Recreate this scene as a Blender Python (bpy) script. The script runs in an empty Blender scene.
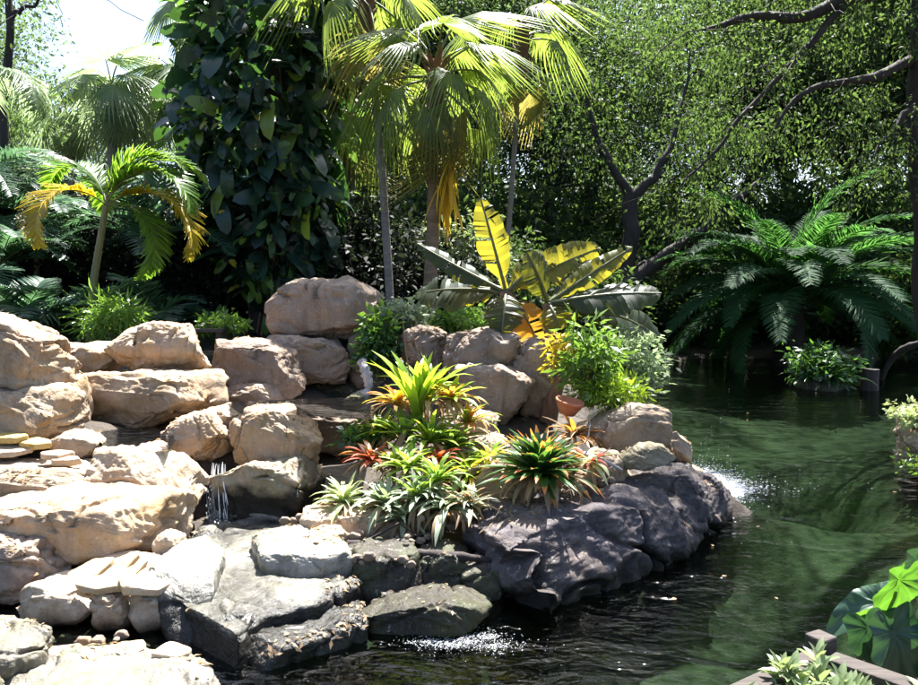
import bpy, math, random
import numpy as np
from mathutils import Matrix, Vector

# ------------------------------------------------------------------ camera, sky, sun, exposure
S = bpy.context.scene
C = S.collection
R = math.radians
F, CX, CY, HOR, CH = 800.0, 459.0, 342.5, 280.0, 2.2     # focal (photo px), centre, horizon row, eye height
PITCH = math.atan((CY - HOR) / F)
cd = bpy.data.cameras.new('camera'); cam = bpy.data.objects.new('camera', cd); C.objects.link(cam)
cd.sensor_fit = 'HORIZONTAL'; cd.angle_x = 2 * math.atan(CX / F); cd.clip_start = .05; cd.clip_end = 500
cam.location = (0, 0, CH); cam.rotation_euler = (R(90) - PITCH, 0, 0); S.camera = cam

SUN_EL, SUN_AZ = R(62), R(15)                             # behind the scene, a little to the right
sd = Vector((math.sin(SUN_AZ) * math.cos(SUN_EL), math.cos(SUN_AZ) * math.cos(SUN_EL), math.sin(SUN_EL)))
w = bpy.data.worlds.new('World'); S.world = w; w.use_nodes = True
nt = w.node_tree; bg = nt.nodes['Background']; sk = nt.nodes.new('ShaderNodeTexSky')
sk.sky_type = 'NISHITA'; sk.sun_disc = False; sk.sun_elevation = SUN_EL; sk.sun_rotation = SUN_AZ
nt.links.new(sk.outputs[0], bg.inputs[0]); bg.inputs[1].default_value = .066; sk.dust_density = 3.0; sk.air_density = 1.0; sk.ozone_density = 4.0
ld = bpy.data.lights.new('sun', 'SUN'); ld.energy = 5.0; ld.angle = R(.5); ld.color = (1, .975, .94)
lo = bpy.data.objects.new('sun', ld); C.objects.link(lo); lo.rotation_euler = sd.to_track_quat('Z', 'Y').to_euler()
vs = S.view_settings; vs.view_transform = 'Standard'; vs.look = 'None'; vs.gamma = 1; vs.use_curve_mapping = False
vs.exposure = 2.4
cy = S.cycles
cy.use_denoising = True; cy.max_bounces = 7; cy.diffuse_bounces = 3; cy.glossy_bounces = 3
cy.transmission_bounces = 4; cy.transparent_max_bounces = 8; cy.sample_clamp_indirect = 6
cy.caustics_reflective = False; cy.caustics_refractive = False

def P(px, py, d):                                        # point seen at photo pixel, at distance d along +Y
    x = (px - CX) / F; v = (CY - py) / F
    wy = math.cos(PITCH) + v * math.sin(PITCH); wz = -math.sin(PITCH) + v * math.cos(PITCH)
    t = d / wy
    return np.array((x * t, d, CH + wz * t))
def PZ(px, py, z):                                       # point seen at photo pixel, at height z
    x = (px - CX) / F; v = (CY - py) / F
    wy = math.cos(PITCH) + v * math.sin(PITCH); wz = -math.sin(PITCH) + v * math.cos(PITCH)
    t = (z - CH) / wz
    return np.array((x * t, wy * t, z))

# ------------------------------------------------------------------ noise
_rs = np.random.RandomState(7); _perm = np.tile(_rs.permutation(256), 3)
_grad = _rs.normal(size=(256, 3)); _grad /= np.linalg.norm(_grad, axis=1)[:, None]
def noise(p):
    p = np.asarray(p, float); i = np.floor(p).astype(int); f = p - i; u = f * f * f * (f * (f * 6 - 15) + 10); i &= 255
    out = 0
    for a in (0, 1):
        for b in (0, 1):
            for c in (0, 1):
                h = _perm[_perm[_perm[i[:, 0] + a] + i[:, 1] + b] + i[:, 2] + c]
                g = (_grad[h] * (f - (a, b, c))).sum(1)
                wt = (u[:, 0] if a else 1 - u[:, 0]) * (u[:, 1] if b else 1 - u[:, 1]) * (u[:, 2] if c else 1 - u[:, 2])
                out = out + g * wt
    return out * 1.6
def fbm(p, o=4, g=.5):
    s, a = 0, 1.0
    for k in range(o): s = s + a * noise(p * 2 ** k + k * 17.3); a *= g
    return s

# ------------------------------------------------------------------ mesh builder
class MB:
    def __init__(s): s.v, s.f, s.m, s.r, s.n = [], [], [], [], 0
    def add(s, v, f, mat=0, rnd=None):
        v = np.asarray(v, float).reshape(-1, 3); f = np.asarray(f, int)
        s.v.append(v); s.f.append(f + s.n); s.m.append(np.full(len(f), mat)); s.n += len(v)
        s.r.append(np.full(len(v), .5) if rnd is None else np.broadcast_to(np.asarray(rnd, float), (len(v),)))
        return s
    def scatter(s, tv, tf, mats, pos, mat=0, rnd=None):  # copies of a template
        N, k = len(pos), len(tv)
        v = np.einsum('nij,kj->nki', mats, tv) + pos[:, None, :]
        f = (np.asarray(tf)[None] + (np.arange(N) * k)[:, None, None]).reshape(-1, np.shape(tf)[1])
        s.add(v.reshape(-1, 3), f, mat, None if rnd is None else np.repeat(rnd, k))
    def tube(s, pts, rad, seg=8, mat=0, rnd=None, cap=True):
        pts = np.asarray(pts, float); n = len(pts); rad = np.broadcast_to(np.asarray(rad, float), (n,))
        t = np.gradient(pts, axis=0); t /= np.linalg.norm(t, axis=1)[:, None] + 1e-9
        ref = np.array((0, 0, 1.)) if abs(t[0][2]) < .8 else np.array((1., 0, 0))
        a = np.cross(t, ref); a /= np.linalg.norm(a, axis=1)[:, None] + 1e-9; b = np.cross(t, a)
        th = np.linspace(0, 2 * math.pi, seg, endpoint=False)
        v = pts[:, None] + rad[:, None, None] * (np.cos(th)[None, :, None] * a[:, None] + np.sin(th)[None, :, None] * b[:, None])
        i = np.arange(n - 1)[:, None] * seg; j = np.arange(seg)[None]; j2 = (j + 1) % seg
        f = np.stack([i + j, i + j2, i + seg + j2, i + seg + j], -1).reshape(-1, 4)
        s.add(v.reshape(-1, 3), f, mat, rnd)
        return s
    def build(s, name, mats, parent=None, off=None, smooth=True):
        me = bpy.data.meshes.new(name); v = np.concatenate(s.v)
        if off is not None: v = v - np.asarray(off)
        cnt = np.concatenate([np.full(len(f), f.shape[1]) for f in s.f]); li = np.concatenate([f.ravel() for f in s.f])
        me.vertices.add(len(v)); me.vertices.foreach_set('co', v.ravel())
        me.loops.add(len(li)); me.loops.foreach_set('vertex_index', li)
        me.polygons.add(len(cnt)); st = np.concatenate([[0], np.cumsum(cnt)[:-1]])
        me.polygons.foreach_set('loop_start', st); me.polygons.foreach_set('material_index', np.concatenate(s.m))
        me.polygons.foreach_set('use_smooth', np.full(len(cnt), smooth))
        at = me.attributes.new('rnd', 'FLOAT', 'POINT'); at.data.foreach_set('value', np.concatenate(s.r))
        for m in (mats if isinstance(mats, (list, tuple)) else [mats]): me.materials.append(m)
        me.update(calc_edges=True); me.validate()
        o = bpy.data.objects.new(name, me); C.objects.link(o)
        if parent: o.parent = parent
        return o

def thing(name, label, cat, loc=(0, 0, 0), group=None):
    o = bpy.data.objects.new(name, None); C.objects.link(o); o.location = loc; o.empty_display_size = .1
    return tag(o, label, cat, group)
def tag(o, label, cat, group=None):
    o['label'] = label; o['category'] = cat
    if group: o['group'] = group
    return o
def child(src, parent, mat4, name=None):                 # a part sharing another part's mesh
    o = bpy.data.objects.new(name or src.name.split('.')[0], src if isinstance(src, bpy.types.Mesh) else src.data)
    C.objects.link(o); o.parent = parent; o.matrix_local = mat4
    return o
def copy_tree(root, loc, rotz=0, sc=1, label=None, group=None):
    r = root.copy(); C.objects.link(r); r.location = loc; r.rotation_euler = (0, 0, rotz); r.scale = (sc, sc, sc)
    if label: r['label'] = label
    if group: r['group'] = group
    for c in list(root.children):
        k = c.copy(); C.objects.link(k); k.parent = r
    return r

def unit(a): return a / (np.linalg.norm(a, axis=-1, keepdims=True) + 1e-9)
def frames(x, z):                                        # leaf frames: axis x, face normal about z
    x = unit(x); y = unit(np.cross(z, x)); z = np.cross(x, y)
    return np.stack([x, y, z], -1)
def rotm(az, el=0, roll=0):                              # local +X axis -> azimuth az, elevation el
    return Matrix.Rotation(az, 4, 'Z') @ Matrix.Rotation(-el, 4, 'Y') @ Matrix.Rotation(roll, 4, 'X')

# ------------------------------------------------------------------ materials
def newmat(name):
    m = bpy.data.materials.new(name); m.use_nodes = True; t = m.node_tree
    for n in list(t.nodes): t.nodes.remove(n)
    def N(kind, **k):
        n = t.nodes.new('ShaderNode' + kind)
        for a, b in k.items():
            if a.startswith('i_'):
                key = a[2:]; key = int(key) if key.isdigit() else key.replace('_', ' ')
                n.inputs[key].default_value = b
            else: setattr(n, a, b)
        return n
    out = N('OutputMaterial')
    return m, t, N, t.links.new, out
def rgba(c): return (c[0], c[1], c[2], 1)
def mixc(N, L, fac, a, b, blend='MIX'):
    n = N('MixRGB', blend_type=blend)
    for s, v in ((0, fac), (1, a), (2, b)):
        if isinstance(v, (int, float)): n.inputs[s].default_value = v
        elif isinstance(v, tuple): n.inputs[s].default_value = rgba(v)
        else: L(v, n.inputs[s])
    return n.outputs[0]
def ramp(N, L, src, a, b):
    n = N('MapRange'); n.inputs[1].default_value = a; n.inputs[2].default_value = b; L(src, n.inputs[0]); return n.outputs[0]

def leafmat(name, c1, c2, tr, tmix=.42, rough=.42, spec=.5, spot=None):
    m, t, N, L, out = newmat(name)
    at = N('Attribute', attribute_name='rnd'); oi = N('ObjectInfo')
    tc = N('TexCoord'); nz = N('TexNoise'); nz.inputs['Scale'].default_value = 6; L(tc.outputs['Object'], nz.inputs['Vector'])
    f = mixc(N, L, .35, at.outputs['Fac'], nz.outputs[0])
    col = mixc(N, L, f, c1, c2)
    if spot: col = mixc(N, L, ramp(N, L, at.outputs['Fac'], spot[1], min(1, spot[1] + .06)), col, spot[0])
    p = N('BsdfPrincipled'); L(col, p.inputs['Base Color']); p.inputs['Roughness'].default_value = rough
    p.inputs['Specular IOR Level'].default_value = spec
    tl = N('BsdfTranslucent'); L(mixc(N, L, .65, col, mixc(N, L, f, tuple(q * .5 for q in tr), tuple(min(.98, q * 1.45) for q in tr))), tl.inputs['Color'])
    mx = N('MixShader'); mx.inputs[0].default_value = tmix; L(p.outputs[0], mx.inputs[1]); L(tl.outputs[0], mx.inputs[2])
    L(mx.outputs[0], out.inputs[0])
    return m

def rockmat(name, ca, cb, stain=(.10, .07, .045), rust=(.42, .25, .11), stain_amt=.5, rust_amt=.5, rough=.8, moss=0., bump=.6, wet_shade_z=None, spec=.28):
    m, t, N, L, out = newmat(name)
    tc = N('TexCoord'); oi = N('ObjectInfo')
    ad = N('VectorMath', operation='ADD'); L(tc.outputs['Object'], ad.inputs[0]); L(oi.outputs['Location'], ad.inputs[1]); v = ad.outputs[0]
    def nz(scale, det=6, ro=.6, vec=None, dist=0.):
        n = N('TexNoise'); n.inputs['Scale'].default_value = scale; n.inputs['Detail'].default_value = det
        n.inputs['Roughness'].default_value = ro; n.inputs['Distortion'].default_value = dist; L(vec or v, n.inputs['Vector']); return n.outputs[0]
    col = mixc(N, L, ramp(N, L, nz(1.7, 8), .35, .65), ca, cb)
    if rust_amt: 
        q = N('Math', operation='MULTIPLY'); L(ramp(N, L, nz(2.6, 7, .65, dist=.8), .5, .68), q.inputs[0]); q.inputs[1].default_value = rust_amt
        col = mixc(N, L, q.outputs[0], col, rust)
    mp = N('Mapping'); mp.inputs['Scale'].default_value = (5, 5, .8); L(v, mp.inputs[0])
    q = N('Math', operation='MULTIPLY'); L(ramp(N, L, nz(1.1, 6, .6, mp.outputs[0], .5), .5, .72), q.inputs[0]); q.inputs[1].default_value = stain_amt
    col = mixc(N, L, q.outputs[0], col, stain)
    col = mixc(N, L, ramp(N, L, nz(38, 5, .7), .25, .75), mixc(N, L, .24, col, (.03, .018, .010)), mixc(N, L, .08, col, (.70, .60, .48)))
    col = mixc(N, L, ramp(N, L, nz(16, 6, .75), .60, .70), col, mixc(N, L, .6, col, (.03, .022, .015)))
    col = mixc(N, L, ramp(N, L, nz(21, 5, .7), .60, .68), col, mixc(N, L, .38, col, (.62, .58, .50)))
    if moss:
        q = N('Math', operation='MULTIPLY'); L(ramp(N, L, nz(3.2, 8, .7), .45, .6), q.inputs[0]); q.inputs[1].default_value = moss
        col = mixc(N, L, q.outputs[0], col, (.07, .10, .025))
    wet_shade_f = None
    if wet_shade_z:                                             # wet algae band by the waterline, plus front-face shade put into the colour
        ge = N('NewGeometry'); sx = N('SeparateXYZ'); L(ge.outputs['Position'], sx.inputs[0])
        a_ = N('Math', operation='MULTIPLY_ADD'); L(nz(4, 5), a_.inputs[0]); a_.inputs[1].default_value = -wet_shade_z[1]; L(sx.outputs['Z'], a_.inputs[2])
        wet_shade_f = ramp(N, L, a_.outputs[0], wet_shade_z[0] - wet_shade_z[1] * .5 + .05, wet_shade_z[0] - wet_shade_z[1] * .5 - .05)
        col = mixc(N, L, wet_shade_f, col, (.014, .0125, .009))
    hv = N('HueSaturation'); L(col, hv.inputs['Color'])
    hv.inputs['Value'].default_value = 1
    mr = N('MapRange'); L(oi.outputs['Random'], mr.inputs[0]); mr.inputs[3].default_value = .85; mr.inputs[4].default_value = 1.12; L(mr.outputs[0], hv.inputs['Value'])
    p = N('BsdfPrincipled'); L(hv.outputs[0], p.inputs['Base Color']); p.inputs['Specular IOR Level'].default_value = spec
    rr = N('MapRange'); L(nz(7, 4), rr.inputs[0]); rr.inputs[3].default_value = rough - .18; rr.inputs[4].default_value = min(1, rough + .15); L(rr.outputs[0], p.inputs['Roughness'])
    b1 = N('Bump'); b1.inputs['Strength'].default_value = bump; b1.inputs['Distance'].default_value = .05; L(nz(9, 12, .62, dist=.4), b1.inputs['Height'])
    b2 = N('Bump'); b2.inputs['Strength'].default_value = bump * .5; b2.inputs['Distance'].default_value = .010; L(nz(60, 8, .7), b2.inputs['Height']); L(b1.outputs[0], b2.inputs['Normal'])
    L(b2.outputs[0], p.inputs['Normal']); L(p.outputs[0], out.inputs[0])
    return m

def barkmat(name, ca, cb, scale=(14, 14, 3), bump=.6, rough=.85):
    m, t, N, L, out = newmat(name)
    tc = N('TexCoord'); mp = N('Mapping'); mp.inputs['Scale'].default_value = scale; L(tc.outputs['Object'], mp.inputs[0])
    n = N('TexNoise'); n.inputs['Scale'].default_value = 1; n.inputs['Detail'].default_value = 8; n.inputs['Roughness'].default_value = .65; L(mp.outputs[0], n.inputs[0])
    p = N('BsdfPrincipled'); L(mixc(N, L, ramp(N, L, n.outputs[0], .3, .7), ca, cb), p.inputs['Base Color']); p.inputs['Roughness'].default_value = rough
    b = N('Bump'); b.inputs['Strength'].default_value = bump; b.inputs['Distance'].default_value = .03; L(n.outputs[0], b.inputs['Height']); L(b.outputs[0], p.inputs['Normal'])
    L(p.outputs[0], out.inputs[0]); return m

M = {}
M['tan'] = rockmat('tan_rock', (.33, .212, .125), (.48, .365, .25), rust=(.44, .245, .06), stain_amt=.6, rust_amt=.6, moss=.12)
M['pale'] = rockmat('pale_rock', (.37, .26, .165), (.52, .41, .30), rust=(.42, .25, .09), stain_amt=.35, rust_amt=.35, moss=.1, wet_shade_z=(.05, .2))
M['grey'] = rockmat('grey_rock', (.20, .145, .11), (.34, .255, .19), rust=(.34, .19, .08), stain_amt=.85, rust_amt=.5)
M['wetface'] = rockmat('algae_stained_rock', (.22, .165, .10), (.40, .31, .22), stain=(.035, .032, .022), rust=(.2, .15, .07), stain_amt=.9, rust_amt=.5, rough=.6, moss=.35, wet_shade_z=(.45, .4))
M['slab'] = rockmat('wet_pale_slab', (.36, .33, .27), (.58, .53, .46), stain=(.14, .13, .08), rust=(.28, .27, .14), stain_amt=.4, rust_amt=.35, rough=.42, moss=.25, wet_shade_z=(.225, .10))
M['slablow'] = rockmat('pale_low_slab', (.075, .07, .052), (.20, .18, .15), stain=(.04, .036, .026), rust=(.24, .22, .11), stain_amt=.6, rust_amt=.4, rough=.45, moss=.3, bump=.6, wet_shade_z=(.06, .10))
M['shelf'] = rockmat('wet_fissured_shelf', (.20, .19, .15), (.50, .47, .41), stain=(.04, .04, .026), rust=(.15, .15, .07), stain_amt=.7, rust_amt=.5, rough=.33, moss=.3, bump=.8, wet_shade_z=(.22, .16), spec=.4)
M['purple'] = rockmat('dark_promontory_rock', (.024, .021, .027), (.09, .077, .09), rust=(.26, .19, .14), stain=(.03, .024, .024), stain_amt=.6, rust_amt=.4, rough=.65, bump=.6, wet_shade_z=(.12, .25), spec=.15)
M['wet'] = rockmat('wet_shaded_black_rock', (.008, .0075, .007), (.026, .023, .019), stain=(.008, .007, .006), rust=(.04, .034, .014), stain_amt=.5, rust_amt=.5, rough=.5, moss=.25, spec=.15)  # wet stone; the hollow's shade is carried by this black as well
M['moss'] = rockmat('mossy_rock', (.20, .17, .11), (.40, .33, .22), rust=(.3, .24, .08), moss=.6, rust_amt=.6)
M['flag'] = rockmat('flagstone', (.42, .29, .18), (.58, .46, .33), rust=(.5, .33, .10), stain_amt=.2, rust_amt=.6, bump=.25)
M['flag_yellow'] = rockmat('yellow_flagstone', (.46, .31, .08), (.58, .44, .17), rust=(.5, .36, .06), stain_amt=.15, rust_amt=.6, bump=.3)

M['bark'] = barkmat('dark_bark', (.012, .009, .008), (.05, .036, .029))
M['palmbark'] = barkmat('palm_bark', (.11, .07, .04), (.24, .165, .10), (6, 6, 26), .5)
M['greybark'] = barkmat('grey_palm_bark', (.12, .11, .10), (.24, .21, .19), (6, 6, 24), .5)
M['greenstem'] = barkmat('green_stem', (.07, .09, .03), (.16, .15, .07), (10, 10, 2), .2, .5)
M['brownstem'] = barkmat('brown_leaf_bases', (.10, .05, .03), (.26, .14, .08), (16, 16, 3), .6)
M['drift'] = barkmat('driftwood_grain', (.26, .23, .21), (.50, .46, .43), (26, 26, 4), .7)
M['wood'] = barkmat('weathered_timber', (.022, .016, .013), (.075, .06, .05), (3, 40, 40), .5)
M['woodtop'] = barkmat('weathered_timber_cut', (.20, .16, .13), (.36, .30, .26), (3, 40, 40), .5)
M['pot'] = barkmat('terracotta', (.38, .13, .06), (.50, .20, .10), (9, 9, 9), .15)
M['soil'] = barkmat('dark_soil', (.012, .009, .006), (.05, .036, .025), (6, 6, 6), 1.0, .9)

M['oak'] = leafmat('oak_leaf', (.008, .020, .013), (.06, .095, .038), (.19, .31, .055), .43, .6, .2)
M['oakfar'] = leafmat('far_leaf', (.009, .022, .016), (.07, .11, .05), (.21, .33, .085), .43, .6, .2)
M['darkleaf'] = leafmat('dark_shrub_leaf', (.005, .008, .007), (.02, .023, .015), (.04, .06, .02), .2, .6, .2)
M['bright'] = leafmat('bright_shrub_leaf', (.06, .13, .02), (.14, .24, .04), (.32, .55, .06), .45)
M['paleleaf'] = leafmat('pale_shrub_leaf', (.12, .17, .08), (.24, .30, .15), (.4, .5, .15), .4)
M['vine'] = leafmat('vine_leaf', (.007, .022, .018), (.028, .07, .045), (.12, .28, .03), .25, .36, .5, ((.26, .32, .03), .945))
M['vineyoung'] = leafmat('young_vine_leaf', (.03, .07, .02), (.07, .14, .04), (.25, .45, .05), .45, .35, .5, ((.36, .26, .04), .93))
M['fan'] = leafmat('fan_palm_leaf', (.05, .09, .022), (.12, .165, .04), (.36, .48, .06), .5, .38, .6)
M['fanold'] = leafmat('old_fan_palm_leaf', (.09, .10, .03), (.19, .16, .05), (.50, .42, .09), .5, .5, .4)
M['thatch'] = leafmat('dead_yellow_frond', (.75, .42, .05), (.85, .58, .06), (.99, .7, .05), .6, .6, .3)
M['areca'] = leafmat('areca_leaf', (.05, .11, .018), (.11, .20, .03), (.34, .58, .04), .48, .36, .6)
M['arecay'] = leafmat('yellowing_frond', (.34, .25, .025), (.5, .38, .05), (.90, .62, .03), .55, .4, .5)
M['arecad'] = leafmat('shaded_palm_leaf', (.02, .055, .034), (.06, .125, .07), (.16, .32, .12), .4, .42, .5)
M['date'] = leafmat('date_palm_leaf', (.016, .048, .026), (.045, .105, .04), (.18, .46, .07), .42, .65, .15)
M['sabal'] = leafmat('cabbage_palm_leaf', (.08, .13, .07), (.16, .22, .12), (.46, .6, .27), .56, .36, .6)
M['banana'] = leafmat('banana_leaf', (.012, .026, .014), (.03, .05, .018), (.34, .34, .02), .34, .5, .35)  # darker copy of the leaf, shade put into its colour
M['bananay'] = leafmat('lit_yellow_banana_leaf', (.06, .085, .016), (.15, .15, .02), (.60, .52, .03), .54, .36, .5)  # lit copy of the leaf, sun glow put into its colour
M['bananared'] = leafmat('orange_banana_leaf', (.34, .14, .02), (.44, .22, .03), (.9, .38, .03), .5, .4, .4)
M['strap'] = leafmat('strap_leaf', (.13, .25, .02), (.25, .38, .04), (.55, .8, .04), .45, .36, .5)
M['silver'] = leafmat('silver_bromeliad_leaf', (.16, .20, .14), (.30, .35, .24), (.35, .45, .16), .35, .45, .4)
M['cream'] = leafmat('cream_striped_leaf', (.30, .38, .14), (.55, .60, .34), (.6, .75, .2), .4, .45, .4)
M['orange'] = leafmat('orange_bromeliad_leaf', (.40, .22, .03), (.50, .10, .03), (.9, .42, .06), .45, .4, .5)
M['red'] = leafmat('red_bromeliad_leaf', (.34, .04, .03), (.48, .12, .05), (.8, .14, .05), .4, .4, .5)
M['dgreen'] = leafmat('dark_bromeliad_leaf', (.02, .06, .018), (.05, .12, .03), (.18, .38, .04), .35, .3, .6)
M['dry'] = leafmat('dry_leaf', (.20, .13, .07), (.38, .28, .17), (.5, .34, .15), .35, .6, .3)
M['colo'] = leafmat('shaded_elephant_ear_leaf', (.022, .055, .035), (.045, .09, .055), (.06, .16, .03), .2, .4, .5, ((.06, .11, .06), .93))  # shaded copy: duller, shade put into colour and translucency
M['coloy'] = leafmat('backlit_elephant_ear_leaf', (.04, .11, .02), (.08, .17, .02), (.13, .33, .02), .45, .4, .5, ((.10, .22, .03), .93))  # lit copy: backlight put into colour and translucency
M['grass'] = leafmat('grass_blade', (.06, .12, .02), (.14, .22, .04), (.35, .5, .06), .4)

def watermat(name, tint, rough=.03, scale=2.2, bump=.35, fac=1.0):
    m, t, N, L, out = newmat(name)
    tc = N('TexCoord'); mp = N('Mapping'); mp.inputs['Scale'].default_value = (1, 1.6, 1); mp.inputs['Rotation'].default_value = (0, 0, .35); L(tc.outputs['Object'], mp.inputs[0])
    def nz(s, d=3, ds=.6):
        n = N('TexNoise'); n.inputs['Scale'].default_value = s; n.inputs['Detail'].default_value = d; n.inputs['Distortion'].default_value = ds; L(mp.outputs[0], n.inputs[0]); return n.outputs[0]
    pm = N('MapRange'); L(nz(.45, 2, .3), pm.inputs[0]); pm.inputs[1].default_value = .38; pm.inputs[2].default_value = .62; pm.inputs[3].default_value = .65 * bump; pm.inputs[4].default_value = 1.35 * bump
    b1 = N('Bump'); L(pm.outputs[0], b1.inputs['Strength']); b1.inputs['Distance'].default_value = .12; L(nz(scale), b1.inputs['Height'])
    b2 = N('Bump'); L(pm.outputs[0], b2.inputs['Strength']); b2.inputs['Distance'].default_value = .022; L(nz(scale * 4, 3, 1.0), b2.inputs['Height']); L(b1.outputs[0], b2.inputs['Normal'])
    fr = N('Fresnel'); fr.inputs['IOR'].default_value = 1.33; L(b2.outputs[0], fr.inputs['Normal'])
    gl = N('BsdfGlossy'); gl.inputs['Roughness'].default_value = rough; L(b2.outputs[0], gl.inputs['Normal'])
    tr = N('BsdfTransparent'); tr.inputs[0].default_value = rgba(tint)
    mx = N('MixShader'); L(fr.outputs[0], mx.inputs[0]); L(tr.outputs[0], mx.inputs[1]); L(gl.outputs[0], mx.inputs[2]); L(mx.outputs[0], out.inputs[0])
    return m
M['water'] = watermat('pond_water', (.37, .46, .37), scale=2.4, bump=.36)
M['stream'] = watermat('stream_water', (.10, .11, .12), scale=5, bump=.5)
def plain(name, c, rough=.5, spec=.5, tmix=0):
    m, t, N, L, out = newmat(name); p = N('BsdfPrincipled'); p.inputs['Base Color'].default_value = rgba(c); p.inputs['Roughness'].default_value = rough
    p.inputs['Specular IOR Level'].default_value = spec
    if tmix:
        tr = N('BsdfTransparent'); mx = N('MixShader'); mx.inputs[0].default_value = tmix; L(p.outputs[0], mx.inputs[1]); L(tr.outputs[0], mx.inputs[2]); L(mx.outputs[0], out.inputs[0])
    else: L(p.outputs[0], out.inputs[0])
    return m
M['foam_glint'] = plain('white_foam_and_glint', (.85, .87, .88), .35, .5, .3)
M['birdgrey'] = plain('pale_grey_feathers', (.42, .40, .38), .8)
M['beak'] = plain('dark_beak', (.05, .04, .03), .5)

def groundmat():
    m, t, N, L, out = newmat('leafy_ground')
    tc = N('TexCoord'); sx = N('SeparateXYZ'); L(tc.outputs['Object'], sx.inputs[0])
    def nz(s, d=6, ro=.6):
        n = N('TexNoise'); n.inputs['Scale'].default_value = s; n.inputs['Detail'].default_value = d; n.inputs['Roughness'].default_value = ro; L(tc.outputs['Object'], n.inputs[0]); return n.outputs[0]
    soil = mixc(N, L, ramp(N, L, nz(2.5, 9, .7), .35, .65), (.022, .017, .012), (.075, .056, .038))
    bed = mixc(N, L, ramp(N, L, nz(1.1, 7, .65), .35, .62), (.014, .020, .012), (.095, .115, .068))
    col = mixc(N, L, ramp(N, L, sx.outputs['Z'], -.04, -.16), soil, bed)
    p = N('BsdfPrincipled'); L(col, p.inputs[0]); p.inputs['Roughness'].default_value = .85
    b = N('Bump'); b.inputs['Strength'].default_value = .8; b.inputs['Distance'].default_value = .06; L(nz(7, 10, .7), b.inputs['Height']); L(b.outputs[0], p.inputs['Normal']); L(p.outputs[0], out.inputs[0])
    return m
M['ground'] = groundmat()

# ------------------------------------------------------------------ boulders
_cs = {}
def cubesphere(n):
    if n in _cs: return _cs[n]
    idx, V, Fc = {}, [], []
    g = np.tan(np.linspace(-1, 1, n + 1) * math.pi / 4)
    def vid(p):
        k = tuple(np.round(p, 5))
        if k not in idx: idx[k] = len(V); V.append(p)
        return idx[k]
    for ax in range(3):
        for sg in (-1, 1):
            ids = np.zeros((n + 1, n + 1), int)
            for i in range(n + 1):
                for j in range(n + 1):
                    p = [0, 0, 0]; p[ax] = sg; p[(ax + 1) % 3] = g[i]; p[(ax + 2) % 3] = g[j]; ids[i, j] = vid(tuple(p))
            q = np.stack([ids[:-1, :-1], ids[1:, :-1], ids[1:, 1:], ids[:-1, 1:]], -1).reshape(-1, 4)
            Fc.append(q if sg > 0 else q[:, ::-1])
    _cs[n] = (unit(np.array(V, float)), np.concatenate(Fc)); return _cs[n]
def vnormals(v, f):
    fn = np.cross(v[f[:, 2]] - v[f[:, 0]], v[f[:, 3]] - v[f[:, 1]]); n = np.zeros_like(v)
    for k in range(4): np.add.at(n, f[:, k], fn)
    return unit(n)
def polyR(pts, c, m=256):                                # star-shaped outline -> radius per angle
    pts = np.asarray(pts) - c; th = np.linspace(-math.pi, math.pi, m, endpoint=False); dx, dy = np.cos(th), np.sin(th); Rr = np.zeros(m)
    for a, b in zip(pts, np.roll(pts, -1, 0)):
        e = b - a; den = dx * e[1] - dy * e[0]; den = np.where(abs(den) < 1e-9, 1e-9, den)
        t = (a[0] * e[1] - a[1] * e[0]) / den; s = (a[0] * dy - a[1] * dx) / den
        ok = (t > 0) & (s >= -1e-6) & (s <= 1 + 1e-6); Rr = np.where(ok & (t > Rr), t, Rr)
    Rr = np.where(Rr <= 0, np.median(Rr[Rr > 0]) * .6 if (Rr > 0).any() else .1, Rr)
    k = np.array([1, 3, 5, 6, 5, 3, 1.]); k /= k.sum()
    return np.convolve(np.concatenate([Rr[-3:], Rr, Rr[:3]]), k, 'valid')
ROCKTOP = []                                             # upward rock surface, for fallen leaves
CTRL = []                                                # terrain control points collected from the rocks
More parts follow.
